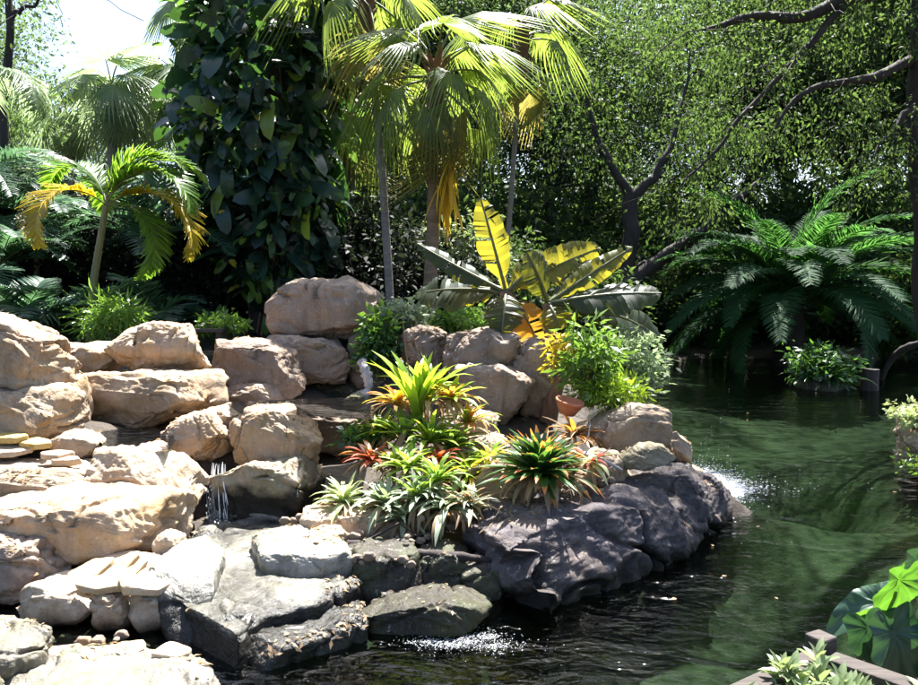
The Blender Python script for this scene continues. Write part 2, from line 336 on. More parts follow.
def rock_mesh(poly2, T0, T1, seed, n=34, e=.62, amp=1., cuts=9, frame='front', crack=1., strata=1., chip=1.):
    """poly2: outline in the plane (metres, centred); T0/T1: half thickness before and behind the plane."""
    rs = np.random.RandomState(seed); d, f = cubesphere(n); Rr = polyR(poly2, np.zeros(2))
    rho = np.hypot(d[:, 0], d[:, 2]); th = np.arctan2(d[:, 2], d[:, 0])
    ri = np.interp(th, np.linspace(-math.pi, math.pi, 257), np.append(Rr, Rr[0]))
    rp = rho ** e; yp = np.sign(d[:, 1]) * abs(d[:, 1]) ** e
    v = np.stack([ri * np.cos(th) * rp, yp * np.where(yp < 0, T0, T1), ri * np.sin(th) * rp], 1)
    size = (Rr.mean() * 2 * (T0 + T1)) ** .5
    for k in range(cuts):                                # chiselled faces
        nn = unit(rs.normal(size=3) * (1, .8, 1.1)); dd = v @ nn; lim = np.quantile(dd, rs.uniform(.86, .985)); over = np.maximum(0, dd - lim)
        v = v - nn * (over * rs.uniform(.8, .97))[:, None]
    o = rs.uniform(-50, 50, 3); nr = vnormals(v, f); q = v / size + o
    wv = q + .35 * np.stack([noise(q * 1.7), noise(q * 1.7 + 31), noise(q * 1.7 + 67)], 1)
    dsp = .05 * fbm(q * 1.3, 2) - .035 * abs(noise(wv * 1.9)) + .02 * fbm(wv * (2, 2, 8), 3) + .008 * fbm(q * 11, 3, .6)
    cr = np.exp(-(noise(wv * 1.15) / .035) ** 2) + .7 * np.exp(-(noise(wv * 1.9 + 90) / .04) ** 2)
    st = (v[:, 2] / (.16 + .1 * size) + 1.3 * noise(q * 1.4 + 21) + .5 * noise(q * 4)) ; saw = st - np.floor(st)
    dsp = dsp + .018 * strata * np.where(saw < .82, saw, (1 - saw) * 4.5) + .007 * noise(q * 24) + .005 * noise(q * 45)
    dsp = dsp - .06 * crack * cr * np.clip((fbm(q * 1.3 + 7, 2) + .3) * 3, 0, 1)
    cell = rs.normal(size=(60, 3)); cell = unit(cell) * rs.uniform(.35, .75, (60, 1)) * (np.ptp(v, 0) * .5)
    dd = ((v[:, None] - cell[None]) ** 2).sum(2) ** .5; dd.sort(1); ck = np.clip((dd[:, 1] - dd[:, 0]) / (.07 * size), 0, 1); dsp = dsp - .016 * (1 - ck) ** 2 * chip
    v = v + nr * (dsp * size * amp)[:, None]
    for k in (0, 2):                                     # keep the outline's own extent
        a, b = poly2[:, k // 2].min(), poly2[:, k // 2].max(); v[:, k] = a + (v[:, k] - v[:, k].min()) * (b - a) / (v[:, k].max() - v[:, k].min())
    return v, f
def boulder(label, poly, d=None, z=None, T=(.35, .5), mat='tan', seed=1, n=52, e=.6, amp=1., cuts=20, name='boulder', cat='boulder', group='boulders of the rockery', base=True, crack=1., mid=False, strata=1.):
    w3 = np.array([P(x, y, d) if z is None else PZ(x, y, z) for x, y in poly]); ax = (0, 2) if z is None else (0, 1)
    lo_, hi = w3.min(0), w3.max(0); c = (lo_ + hi) / 2; cen = w3[:, ax].mean(0) * .5 + c[list(ax)] * .5
    p2 = w3[:, ax] - cen
    if z is None: T = (T[0] * .72, T[1]); e = e - .1
    v, f = rock_mesh(p2, T[0], T[1], seed, n, e, amp, cuts, crack=crack, strata=strata)
    if z is None:
        loc = np.array((cen[0], d, cen[1])); 
    else:                                                # flat slab: outline lies level, thickness goes down
        v = np.stack([v[:, 0], v[:, 2], -v[:, 1]], 1); f = f[:, ::-1] if False else f
        loc = np.array((cen[0], cen[1], z - (0 if mid else T[0])))
    nv = vnormals(v, f); up_ = nv[:, 2] > .6; ROCKTOP.append((v[up_] + loc, nv[up_]))
    mb = MB(); mb.add(v, f)
    o = mb.build(name, M[mat]); o.location = loc; tag(o, label, cat, group)
    if base: CTRL.append((loc[0], loc[1] + (.1 if z is None else 0), (lo_[2] if z is None else z - T[0] - T[1]) + .02))
    return o

B = boulder
B('big sunlit tan boulder with a dark crack, topmost at the photo edge', [(-60,310),(-20,316),(5,332),(28,347),(50,376),(64,396),(58,404),(-60,406)], 6.95, T=(.35,.6), seed=11)
B('squared tan block under the big cracked boulder', [(-60,390),(0,386),(40,385),(62,391),(66,438),(60,452),(-60,455)], 6.75, T=(.3,.5), seed=12, e=.5)
B('narrow upright tan stone wedged beside the squared block', [(59,379),(72,374),(80,377),(83,424),(74,430),(61,428)], 7.2, T=(.2,.35), seed=13, n=24)
B('tan rounded block on the highest ledge above the long pale block', [(113,340),(128,325),(150,321),(180,323),(205,335),(213,352),(211,372),(180,376),(130,374),(112,362)], 8.4, T=(.4,.5), seed=14)
B('low tan slab behind the narrow upright stone', [(62,354),(95,344),(122,346),(124,377),(90,382),(64,380)], 8.5, T=(.3,.4), seed=15, n=26)
B('long pale tan block with ochre front under the rounded ledge block', [(76,388),(90,375),(130,369),(180,370),(212,373),(224,380),(223,398),(212,413),(160,426),(110,430),(80,427)], 7.8, T=(.42,.5), seed=16, n=44)
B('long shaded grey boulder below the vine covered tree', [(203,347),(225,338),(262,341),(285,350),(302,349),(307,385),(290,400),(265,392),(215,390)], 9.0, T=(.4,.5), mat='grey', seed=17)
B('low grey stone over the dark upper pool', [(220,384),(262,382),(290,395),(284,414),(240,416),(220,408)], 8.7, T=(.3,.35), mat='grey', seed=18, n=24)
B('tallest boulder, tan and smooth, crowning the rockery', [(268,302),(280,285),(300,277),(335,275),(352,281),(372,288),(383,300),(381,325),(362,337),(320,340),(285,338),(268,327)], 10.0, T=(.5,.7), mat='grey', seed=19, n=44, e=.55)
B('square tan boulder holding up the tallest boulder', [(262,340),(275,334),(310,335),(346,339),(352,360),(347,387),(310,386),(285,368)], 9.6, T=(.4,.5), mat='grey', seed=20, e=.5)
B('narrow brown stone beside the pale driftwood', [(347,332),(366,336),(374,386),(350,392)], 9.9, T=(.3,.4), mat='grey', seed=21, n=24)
B('stone coloured black as the shade of the hollow behind the upper pool', [(296,386),(330,380),(368,384),(366,418),(298,418)], 9.75, T=(.2,.4), mat='wet', seed=22, n=24)  # black tone paints the dark of the hollow
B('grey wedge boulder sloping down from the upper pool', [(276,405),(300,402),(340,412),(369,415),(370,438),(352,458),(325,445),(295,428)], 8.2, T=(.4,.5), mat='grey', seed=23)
B('small pale lump on top of the cluster over the waterfall', [(198,414),(222,405),(243,407),(247,422),(230,432),(205,428)], 7.45, T=(.25,.35), seed=24, n=24)
B('chunky tan stone leaning over the top of the waterfall', [(167,428),(183,416),(205,411),(222,425),(233,440),(229,456),(210,464),(185,453),(170,442)], 7.2, T=(.35,.4), seed=25)
B('peaked sunlit boulder stacked on the algae stained block', [(232,424),(245,412),(262,406),(285,414),(310,428),(324,440),(323,472),(305,474),(270,466),(235,462)], 7.1, T=(.38,.45), seed=26, e=.55)
B('square block with dark algae stained face beside the waterfall', [(217,464),(240,455),(280,460),(305,459),(317,472),(320,497),(302,518),(270,532),(225,532),(215,500)], 6.8, T=(.36,.45), mat='wetface', seed=27, e=.48)
B('rounded pale boulder in front of the waterfall channel', [(82,460),(110,448),(150,444),(180,451),(198,470),(204,495),(197,522),(175,530),(150,522),(115,503),(85,488)], 6.4, T=(.45,.5), mat='pale', seed=28, n=44)
B('low stone peeping out above the rounded pale boulder', [(55,440),(75,430),(100,436),(108,446),(90,462),(60,460)], 6.75, T=(.22,.3), mat='pale', seed=29, n=22)
B('flat topped slab with brown front over the long overhanging boulder', [(-60,470),(20,462),(60,466),(100,472),(111,481),(109,497),(60,502),(-60,504)], 6.25, T=(.35,.5), seed=30)
B('long overhanging boulder with golden ochre underside', [(-60,500),(20,492),(70,489),(120,499),(160,512),(178,525),(177,547),(160,562),(110,566),(60,562),(-60,545)], 5.8, T=(.45,.55), seed=31, n=50)
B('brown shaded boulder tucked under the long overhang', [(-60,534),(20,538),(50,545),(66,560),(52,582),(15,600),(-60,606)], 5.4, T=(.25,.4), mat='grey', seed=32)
B('small round stone at the tip of the long overhang', [(152,541),(165,531),(180,539),(184,553),(172,562),(156,558)], 5.6, T=(.14,.18), mat='pale', seed=33, n=20)
B('grey lobe at the outer end of the flagstone bank', [(20,592),(50,578),(85,584),(101,600),(101,628),(70,634),(38,615)], 5.1, T=(.25,.35), mat='pale', seed=34, n=28)
B('grey middle lobe of the flagstone bank', [(94,594),(115,586),(135,591),(139,624),(104,630)], 5.0, T=(.2,.3), mat='pale', seed=35, n=24)
B('grey squarish lobe of the flagstone bank nearest the wet slab', [(130,592),(150,585),(170,590),(177,612),(174,632),(138,634)], 5.0, T=(.22,.3), mat='pale', seed=36, n=26)
B('pale block with dark wet front in the corner by the water', [(-60,622),(0,606),(35,611),(52,622),(45,640),(10,656),(-60,656)], z=.26, T=(.1,.4), cuts=3, mat='slablow', seed=37)
B('pale rock cut off by the lower corner of the photo', [(-60,655),(0,646),(14,662),(20,700),(-60,740)], z=.3, T=(.12,.45), mat='slablow', seed=38, n=26)
B('low pale slab by the water carrying four loose stones', [(12,668),(50,648),(110,642),(165,640),(197,648),(208,675),(196,722),(-40,724),(-40,690)], z=.14, T=(.08,.4), cuts=3, mat='slablow', seed=39, n=44, e=.4)
B('broad sunlit wet slab under the waterfall', [(150,585),(168,548),(200,520),(262,516),(318,530),(356,552),(362,582),(318,600),(262,612),(238,634),(205,626),(172,606)], z=.21, T=(.12,.35), mat='shelf', seed=40, n=90, e=.30, amp=.5, cuts=3, crack=2.6, strata=1.2)
B('curved wet slab lobe below the broad sunlit slab', [(238,618),(275,592),(330,582),(366,598),(368,622),(310,640),(262,652),(242,640)], z=.12, T=(.1,.3), mat='shelf', seed=41, n=64, e=.34, amp=.6, cuts=3, crack=2., strata=1.2)
B('low wet stone shelf joining the waterfall foot to the rounded boulder', [(150,560),(172,540),(205,530),(225,545),(215,575),(180,590)], z=.34, T=(.1,.3), mat='shelf', seed=68, n=40, e=.4, cuts=5, amp=.6)
B('mottled wet stone step at the back of the broad slab', [(250,530),(300,520),(345,535),(352,552),(310,560),(262,552)], z=.36, T=(.1,.3), mat='shelf', seed=69, n=40, e=.4, cuts=6, amp=.7)
B('small pale lump hugging the foot of the broad slab', [(207,612),(224,604),(240,618),(252,650),(235,662),(212,655)], 4.75, T=(.18,.25), mat='slab', seed=42, n=24)
B('reddish stone at the back edge of the broad slab', [(290,540),(310,530),(340,536),(352,550),(315,556)], 5.75, T=(.14,.2), mat='tan', seed=43, n=24)
B('dark brown stone under the fallen branch', [(330,552),(350,546),(375,552),(378,568),(345,570)], 5.6, T=(.14,.2), mat='wetface', seed=44, n=22)
B('pale crumbly mound under the silver bromeliads', [(300,528),(335,508),(380,505),(430,515),(440,540),(400,552),(330,548)], 6.15, T=(.3,.35), mat='pale', seed=45, n=32)
B('black wet stone beside the curved slab lobe', [(343,562),(375,547),(415,552),(422,580),(402,608),(358,608)], 5.45, T=(.3,.4), mat='wet', seed=46, n=34)
B('black wet stone in the middle behind the little cascade', [(404,556),(445,547),(477,556),(482,588),(455,604),(408,600)], 5.55, T=(.25,.4), mat='wet', seed=47, n=32)
B('black wet stone wedged against the dark promontory', [(462,562),(500,558),(508,604),(482,618),(460,604)], 5.5, T=(.25,.4), mat='wet', seed=66, n=30)
B('low black wet stone the little cascade runs over', [(350,606),(420,596),(470,600),(494,615),(472,644),(400,650),(356,636)], 4.95, T=(.25,.4), mat='wet', seed=67, n=34)
B('long low dark promontory boulder sloping into the pond', [(462,580),(500,603),(548,612),(598,600),(645,575),(688,548),(720,524),(728,506),(695,498),(640,506),(560,520),(490,540)], z=.02, T=(.52,.45), mat='purple', seed=148, n=100, e=.72, amp=1.15, cuts=12, mid=True, crack=1.6, strata=1.3, group=None)
B('dark hump on the shore end of the promontory', [(470,528),(500,503),(545,497),(585,505),(602,530),(585,560),(530,575),(480,565)], 5.95, T=(.42,.4), mat='purple', seed=149, n=60, cuts=12, crack=1.5)
B('dark cracked hump on the promontory below the mossy stone', [(596,510),(622,476),(660,466),(700,474),(716,496),(690,524),(640,540),(605,535)], 6.75, T=(.42,.4), mat='purple', seed=150, n=60, cuts=12, crack=1.5)
B('sunlit pale rock at the outer tip of the promontory', [(655,484),(672,466),(700,470),(712,484),(700,500),(662,500)], 7.25, T=(.3,.4), mat='pale', seed=50, n=30)
B('big tan boulder with flat shaded face under the lime fern', [(583,410),(605,402),(640,402),(658,409),(668,433),(674,452),(645,466),(612,464),(588,448)], 7.2, T=(.32,.45), mat='tan', seed=51, e=.5)
B('small pale stone at the waterline behind the flat faced boulder', [(660,430),(678,430),(692,450),(690,462),(668,462)], 7.5, T=(.2,.3), mat='pale', seed=52, n=22)
B('small mossy stone perched on the dark promontory', [(620,460),(640,447),(662,443),(674,455),(669,466),(640,470),(623,470)], 6.5, T=(.16,.2), mat='moss', seed=53, n=26, base=False, amp=1.4)
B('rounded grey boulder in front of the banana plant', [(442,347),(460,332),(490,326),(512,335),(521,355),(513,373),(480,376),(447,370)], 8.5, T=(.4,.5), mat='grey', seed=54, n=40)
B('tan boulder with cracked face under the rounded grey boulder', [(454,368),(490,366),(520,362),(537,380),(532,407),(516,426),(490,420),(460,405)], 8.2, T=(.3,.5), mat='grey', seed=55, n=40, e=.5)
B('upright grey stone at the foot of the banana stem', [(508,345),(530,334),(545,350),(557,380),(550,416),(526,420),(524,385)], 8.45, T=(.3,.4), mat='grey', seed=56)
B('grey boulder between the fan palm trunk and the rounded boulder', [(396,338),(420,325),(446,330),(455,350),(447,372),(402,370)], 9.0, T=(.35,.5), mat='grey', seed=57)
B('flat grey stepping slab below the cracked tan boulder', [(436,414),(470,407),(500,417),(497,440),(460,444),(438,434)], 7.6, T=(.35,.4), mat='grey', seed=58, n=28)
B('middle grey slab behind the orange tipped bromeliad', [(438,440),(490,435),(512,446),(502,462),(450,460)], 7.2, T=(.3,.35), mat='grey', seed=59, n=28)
B('sunlit white stone among the dry stems', [(462,476),(498,456),(540,466),(548,502),(480,510)], 6.5, T=(.3,.35), mat='pale', seed=60, n=30)
B('sunlit pale rock between the bromeliad and mossy stone', [(572,470),(600,448),(628,455),(640,482),(618,500),(585,494)], 6.7, T=(.3,.35), mat='pale', seed=61, n=30)
B('small lichen covered stone under the driftwood', [(343,400),(355,391),(370,394),(374,410),(355,415)], 8.6, T=(.18,.2), mat='moss', seed=62, n=22, base=False, amp=1.5)
B('sunlit rock on the far side of the pond at the photo edge', [(900,432),(908,414),(940,404),(990,420),(980,480),(935,490),(912,468)], 8.6, T=(.4,.6), mat='pale', seed=63)
B('low brown timber edged stone behind the top ledge', [(20,346),(45,338),(58,342),(60,356),(25,358)], 9.4, T=(.2,.3), mat='tan', seed=64, n=22)

# ------------------------------------------------------------------ terrain, water
def add_ctrl(px, d, z): CTRL.append(((px - CX) / F * d, d, z))
for px, d, z in [(-300,7,.9),(-300,10,1.3),(-150,5,.4),(-100,10,1.25),(50,10,1.3),(200,10.8,1.2),(330,11.5,1.1),(430,12,.95),(520,9.6,.65),(595,8.4,.32),(630,8.6,.02),
                 (-300,16,1.6),(50,15,1.5),(250,16,1.4),(430,18,1.2),(540,14,.7),(590,17,.4),(430,26,1.2),(100,26,1.6),(-200,28,1.6),(560,24,.6),(560,9.6,.45),
                 (690,8.2,-.6),(680,10,-.65),(665,13,-.65),(650,17,-.6),(640,20,-.3),(760,6,-.7),(800,9,-.8),(860,13,-.8),(760,17,-.7),(900,18,-.6),(1000,12,-.5),
                 (740,21,-.3),(850,21,-.3),(700,23.5,.12),(800,23.5,.15),(900,23.5,.12),(1000,20,.3),(640,23,.15),(700,27,.5),(850,28,.6),(1000,27,.7),(1150,16,.6),
                 (500,4.6,-.5),(600,4.7,-.6),(420,4.3,-.5),(330,4.1,-.45),(260,3.8,-.4),(100,3.5,-.3),(600,3.2,-.6),(720,4.8,-.7),(700,3.4,-.6),(850,5,-.6),(560,5.0,-.6),(660,5.6,-.6),(730,6.8,-.6),
                 (960,2.9,.15),(1150,3.2,.35),(1150,5,.3),(1020,5.5,-.1),(1010,9,.15),(1150,9,.4),(300,2,-.3),(700,1.5,-.2),(0,2,-.1),(600,0,0.0),(240,7.0,.1),(220,6.6,.1),(215,6.3,.15),
                 (300,60,2),(900,60,2),(-200,60,2),(459,90,2)]: add_ctrl(px, d, z)
CT = np.array(CTRL)
def height(x, y):
    x = np.atleast_1d(x).astype(float); y = np.atleast_1d(y).astype(float); out = np.zeros(len(x))
    for a in range(0, len(x), 8000):
        d2 = (x[a:a+8000, None] - CT[:, 0]) ** 2 + (y[a:a+8000, None] - CT[:, 1]) ** 2 + .02; wt = d2 ** -2.0
        out[a:a+8000] = (wt * CT[:, 2]).sum(1) / wt.sum(1)
    q = np.stack([x, y, 0 * x], 1); return out + .05 * fbm(q * .9, 3) + .03 * noise(q * 4)
gx = np.concatenate([np.linspace(-70, -10, 25)[:-1], np.linspace(-10, 9, 160), np.linspace(9, 70, 26)[1:]])
gy = np.concatenate([np.linspace(-12, 2, 12)[:-1], np.linspace(2, 13, 110), np.linspace(13, 30, 60)[1:], np.linspace(30, 110, 25)[1:]])
X, Y = np.meshgrid(gx, gy, indexing='ij'); Z = height(X.ravel(), Y.ravel())
i = np.arange(len(gx) * len(gy)).reshape(len(gx), len(gy))
gf = np.stack([i[:-1, :-1], i[1:, :-1], i[1:, 1:], i[:-1, 1:]], -1).reshape(-1, 4)
mb = MB(); mb.add(np.stack([X.ravel(), Y.ravel(), Z], 1), gf); g = mb.build('ground', M['ground']); g['kind'] = 'structure'
mb = MB(); mb.add([(-14, -8, 0), (40, -8, 0), (40, 40, 0), (-14, 40, 0)], [(0, 1, 2, 3)]); g = mb.build('water', M['water']); g['kind'] = 'structure'
def H(x, y): return float(height(x, y)[0])

def stream(pts, name='stream_water'):                    # small upper pools
    c = np.mean([PZ(*p) for p in pts], 0); v = np.array([PZ(*p) for p in pts]); n = len(v)
    mb = MB(); mb.add(v, [tuple(range(n))[::-1] if np.cross(v[1] - v[0], v[2] - v[0])[2] < 0 else tuple(range(n))]); o = mb.build(name, M['stream']); o['kind'] = 'structure'
stream([(84,430,.82),(168,427,.82),(176,440,.82),(168,452,.82),(100,450,.82)])
stream([(225,402,1.02),(380,396,1.02),(372,420,1.02),(280,414,1.02),(240,414,1.02)])

# falling water: strands in the two small falls
def falls(label, top, bot, n, seed, depth, name='waterfall'):
    rs = np.random.RandomState(seed); mb = MB()
    for k in range(n):
        a = rs.rand(); p0 = P(top[0] + (top[2] - top[0]) * a, top[1] + rs.uniform(-3, 14) * (rs.rand() < .6), depth + rs.uniform(-.05, .1)); p1 = P(bot[0] + (bot[2] - bot[0]) * a + rs.uniform(-2, 2), bot[1] - rs.uniform(0, 25) * (rs.rand() < .4), depth - .12 + rs.uniform(-.08, .05))
        t = np.linspace(0, 1, 7)[:, None]; pts = p0 + (p1 - p0) * t; pts[:, 1] -= .06 * np.sin(t[:, 0] * 3); pts[:, 0] += np.sin(t[:, 0] * rs.uniform(3, 7) + rs.uniform(0, 6)) * .006; pts[:, 1] += rs.normal() * .02
        mb.tube(pts, np.array([.001, .004, .002, .005, .002, .004, .001]) * rs.uniform(.3, 1.2), 5)
    for k in range(n * 14):
        a = rs.rand(); q = rs.rand() ** .7; c = P(top[0] + (top[2] - top[0]) * a + rs.normal() * 2, top[1] + 12 + (bot[1] - top[1] - 12) * q, depth - .1 * q + rs.normal() * .03); v, f = cubesphere(2); mb.add(v * (.003, .003, .007) * rs.uniform(.4, 1.6) + c, f)
    for k in range(n * 5):
        c = P(bot[0] + (bot[2] - bot[0]) * rs.rand() + rs.normal() * 4, bot[1] - abs(rs.normal()) * 3, depth - .1 + rs.normal() * .1); v, f = cubesphere(2); mb.add(v * rs.uniform(.002, .007) + c, f)
    o = mb.build(name, M['foam_glint'])
    if label: tag(o, label, 'waterfall')
    else: o['kind'] = 'stuff'
falls('narrow white waterfall dropping down the dark channel', (208,464,228), (210,524,231), 22, 5, 6.72)

def foam_glint(px_pts, n, seed, sig, label_kind='foam_glint', smin=.004, smax=.02):
    rs = np.random.RandomState(seed); mb = MB(); v, f = cubesphere(1)
    for k in range(n):
        px, py = px_pts[rs.randint(len(px_pts))]; a_ = rs.rand() ** 2; c = PZ(px + rs.standard_t(2.5) * sig[0] * .7, py + rs.standard_t(2.5) * sig[1] * .6, .003); s = rs.uniform(smin, smax)
        mb.add(v * (s * rs.uniform(1, 2.4), s, s * .5) + c, f, 0)
    o = mb.build(label_kind, M['foam_glint']); o['kind'] = 'stuff'
foam_glint([(700,476),(710,480),(718,486),(726,488),(735,490)], 11000, 8, (9, 5), smin=.0015, smax=.0075)  # white specks stand in for sun glare on the water at the tip
foam_glint([(430,642),(452,645),(470,641),(486,636),(494,646)], 1500, 9, (12, 3.5), smin=.001, smax=.003)

# ------------------------------------------------------------------ flagstones and small stones
def flagstone(label, px, py, d, sx, sy, th, rot, tilt, seed, mat='flag', group=None, zoff=0):
    rs = np.random.RandomState(seed); k = rs.randint(5, 7); a = np.sort(np.linspace(0, 2 * math.pi, k, endpoint=False) + rs.uniform(-.35, .35, k)); r = rs.uniform(.82, 1.1, k)
    p2 = np.stack([np.cos(a) * r * sx, np.sin(a) * r * sy], 1)
    v, f = rock_mesh(p2, th / 2, th / 2, seed, 16, .3, .5, 3, crack=.3); v = np.stack([v[:, 0], v[:, 2], -v[:, 1]], 1)
    mb = MB(); mb.add(v, f); o = mb.build('flagstone', M[mat]); tag(o, label, 'flagstone', group)
    o.location = P(px, py, d); o.rotation_euler = (tilt[0], tilt[1], rot)
G1 = 'flagstones heaped on the three lobed bank'
FL = [('thick flagstone lying lowest at the outer side of the heap', 68, 590, 5.05, .21, .11, .07, .3, (.25, -.1)), ('long flat flagstone at the front middle of the heap', 108, 583, 5.0, .2, .1, .06, .25, (.3, -.15)),
      ('wedge shaped flagstone leaning in the middle of the heap', 90, 572, 5.25, .17, .12, .06, .6, (.2, -.3)), ('thin flagstone standing on edge across the heap', 118, 571, 5.2, .2, .05, .05, .75, (.5, -.5)),
      ('narrow flagstone propped beside the one standing on edge', 126, 577, 5.1, .17, .05, .05, .6, (.5, -.4)), ('broad pale flagstone at the inner front of the heap', 145, 584, 4.95, .2, .1, .06, .1, (.3, 0)),
      ('small flagstone at the inner corner of the heap', 163, 580, 5.05, .12, .09, .06, .5, (.2, .1)), ('flat flagstone under the round stone at the back of the heap', 142, 563, 5.4, .2, .12, .06, -.2, (.2, .1)),
      ('grey flagstone at the back outer side of the heap', 75, 578, 5.3, .24, .1, .06, .2, (.2, -.15)), ('small square flagstone at the back of the heap', 120, 560, 5.45, .15, .1, .05, .5, (.15, 0)), ('tilted flagstone crossing above the inner front stones', 150, 573, 5.15, .15, .08, .05, -.3, (.3, .25))]
for k, a in enumerate(FL): flagstone(*a, 100 + k, group=G1)
G2 = 'loose stones on the low slab by the water'
for k, a in enumerate([('dark edged flat stone farthest from the yellow one on the low slab', 62, 655, 4.33, .12, .09, .06, .2, (.05, 0), 'flag'), ('yellow flat stone on the low slab by the water', 78, 662, 4.25, .12, .09, .07, .1, (.1, .05), 'flag_yellow'),
                       ('curved brown stone on the low slab by the water', 131, 650, 4.38, .11, .08, .05, .1, (.1, 0), 'flag'), ('pale square stone at the corner of the low slab', 172, 653, 4.33, .11, .1, .06, .8, (.15, .1), 'flag')]):
    flagstone(*a[:-1], 130 + k, a[-1], G2)
G3 = 'flat stones strewn below the squared block'
for k, a in enumerate([('ochre slab lying against the squared tan block', 8, 437, 6.5, .2, .14, .06, .1, (.15, 0), 'flag_yellow'), ('pale slab farthest out below the squared block', 5, 451, 6.4, .2, .12, .05, .3, (.15, 0), 'flag'),
                       ('yellowish slab in the middle of the strewn flat stones', 35, 443, 6.5, .16, .1, .06, -.1, (.2, .1), 'flag_yellow'), ('reddish small slab next to the low peeping stone', 57, 455, 6.35, .14, .09, .05, .2, (.1, 0), 'flag'),
                       ('brown brick like slab in front of the low peeping stone', 68, 461, 6.3, .12, .07, .06, 0, (.1, 0), 'flag')]):
    flagstone(*a[:-1], 140 + k, a[-1], G3)
G4 = 'flat stones along the top ledge'
for k, a in enumerate([('ochre flat stone at the outer end of the top ledge', 42, 352, 8.6, .24, .14, .07, .2, (.2, 0), 'flag_yellow'), ('pale flat stone second along the top ledge', 60, 346, 8.8, .22, .14, .06, .5, (.2, 0), 'flag'),
                       ('tan flat stone third along the top ledge', 80, 348, 8.6, .2, .12, .07, 0, (.2, .1), 'flag'), ('thin flat stone touching the rounded ledge block', 100, 345, 8.8, .22, .12, .05, -.3, (.2, 0), 'flag')]):
    flagstone(*a[:-1], 150 + k, a[-1], G4)
# rubble and leaf litter
rs = np.random.RandomState(3); mb = MB()
for px, py, d, n_, s_ in [(330,540,5.9,26,14),(400,535,5.9,30,26),(460,520,6.1,40,22),(500,470,6.6,40,25),(560,490,6.3,25,24),(380,560,5.5,20,20),(600,480,6.6,16,15),(90,640,4.8,20,30),(300,520,6.4,16,12),(470,440,7.4,16,20)]:
    for k in range(n_):
        dd = d + rs.normal() * .15; q = P(px + rs.normal() * s_, py, dd); v, f = rock_mesh(np.array([(np.cos(t), np.sin(t)) for t in np.linspace(0, 6.28, 7)[:-1]]) * rs.uniform(.015, .05), .025, .025, rs.randint(1 << 30), 5, .7, 1.2, 4)
        mb.add(v * (1, 1, .8) + q + (0, 0, rs.uniform(-.05, .03)), f)
o = mb.build('pebbles', M['grey']); o['kind'] = 'stuff'

# ------------------------------------------------------------------ plant makers
RH_V = np.array([(0, 0, 0), (.42, .5, .06), (1, 0, -.06), (.42, -.5, .06)]); RH_F = np.array([(0, 1, 2, 3)])
LV_V = np.array([(0, 0, 0), (.35, .5, .08), (.75, .32, .02), (1, 0, -.10), (.75, -.32, .02), (.35, -.5, .08), (.4, 0, 0), (.75, 0, -.04)])
LV_F = np.array([(0, 6, 1, 1), (6, 7, 2, 1), (7, 3, 2, 2), (0, 5, 6, 6), (6, 5, 4, 7), (7, 4, 3, 3)])
LV_Q = [(0, 6, 1), (7, 3, 2), (0, 5, 6), (7, 4, 3)]; LV_QQ = [(6, 7, 2, 1), (6, 5, 4, 7)]
def leaves(mb, pos, axis, nrm, length, width, mat=0, rnd=None, fine=False):
    fr = frames(axis, nrm) * np.stack([length, width, length], -1)[:, None, :]
    if fine:
        n0 = mb.n
        mb.scatter(LV_V, LV_QQ, fr, pos, mat, rnd)
        mb.f.append((np.array(LV_Q)[None] + n0 + (np.arange(len(pos)) * 8)[:, None, None]).reshape(-1, 3)); mb.m.append(np.full(len(pos) * 4, mat))
    else: mb.scatter(RH_V, RH_F, fr, pos, mat, rnd)
def heart(k=20, rings=3, droop=.25, cup=.1):
    th = np.linspace(-math.pi, math.pi, k, endpoint=False); c = np.cos(th)
    rr = .5 * (1 + .15 * np.cos(2 * th)) * np.where(c > 0, 1 + .45 * c ** 2 + .5 * np.abs(c) ** 9, 1.0) * (1 - .62 * np.exp(-((abs(th) - math.pi) / .35) ** 2))
    V = [(0, 0, 0)]; Fc3, Fc4 = [], []
    for r in range(1, rings + 1):
        q = r / rings
        for t, ra in zip(th, rr):
            x, y = math.cos(t) * ra * q, math.sin(t) * ra * q; V.append((x, y, -droop * x * abs(x) * 1.5 + cup * abs(y) * 1.2 - cup * y * y + .02 * math.sin(7 * t) * q))
    for j in range(k): Fc3.append((0, 1 + j, 1 + (j + 1) % k))
    for r in range(rings - 1):
        for j in range(k): Fc4.append((1 + r * k + j, 1 + (r + 1) * k + j, 1 + (r + 1) * k + (j + 1) % k, 1 + r * k + (j + 1) % k))
    return np.array(V), np.array(Fc3), np.array(Fc4)
def hearts(mb, h, fr, pos, mat, rnd):
    n0 = mb.n; mb.scatter(h[0], h[2], fr, pos, mat, rnd); mb.f.append((h[1][None] + n0 + (np.arange(len(pos)) * len(h[0]))[:, None, None]).reshape(-1, 3)); mb.m.append(np.full(len(pos) * len(h[1]), mat))

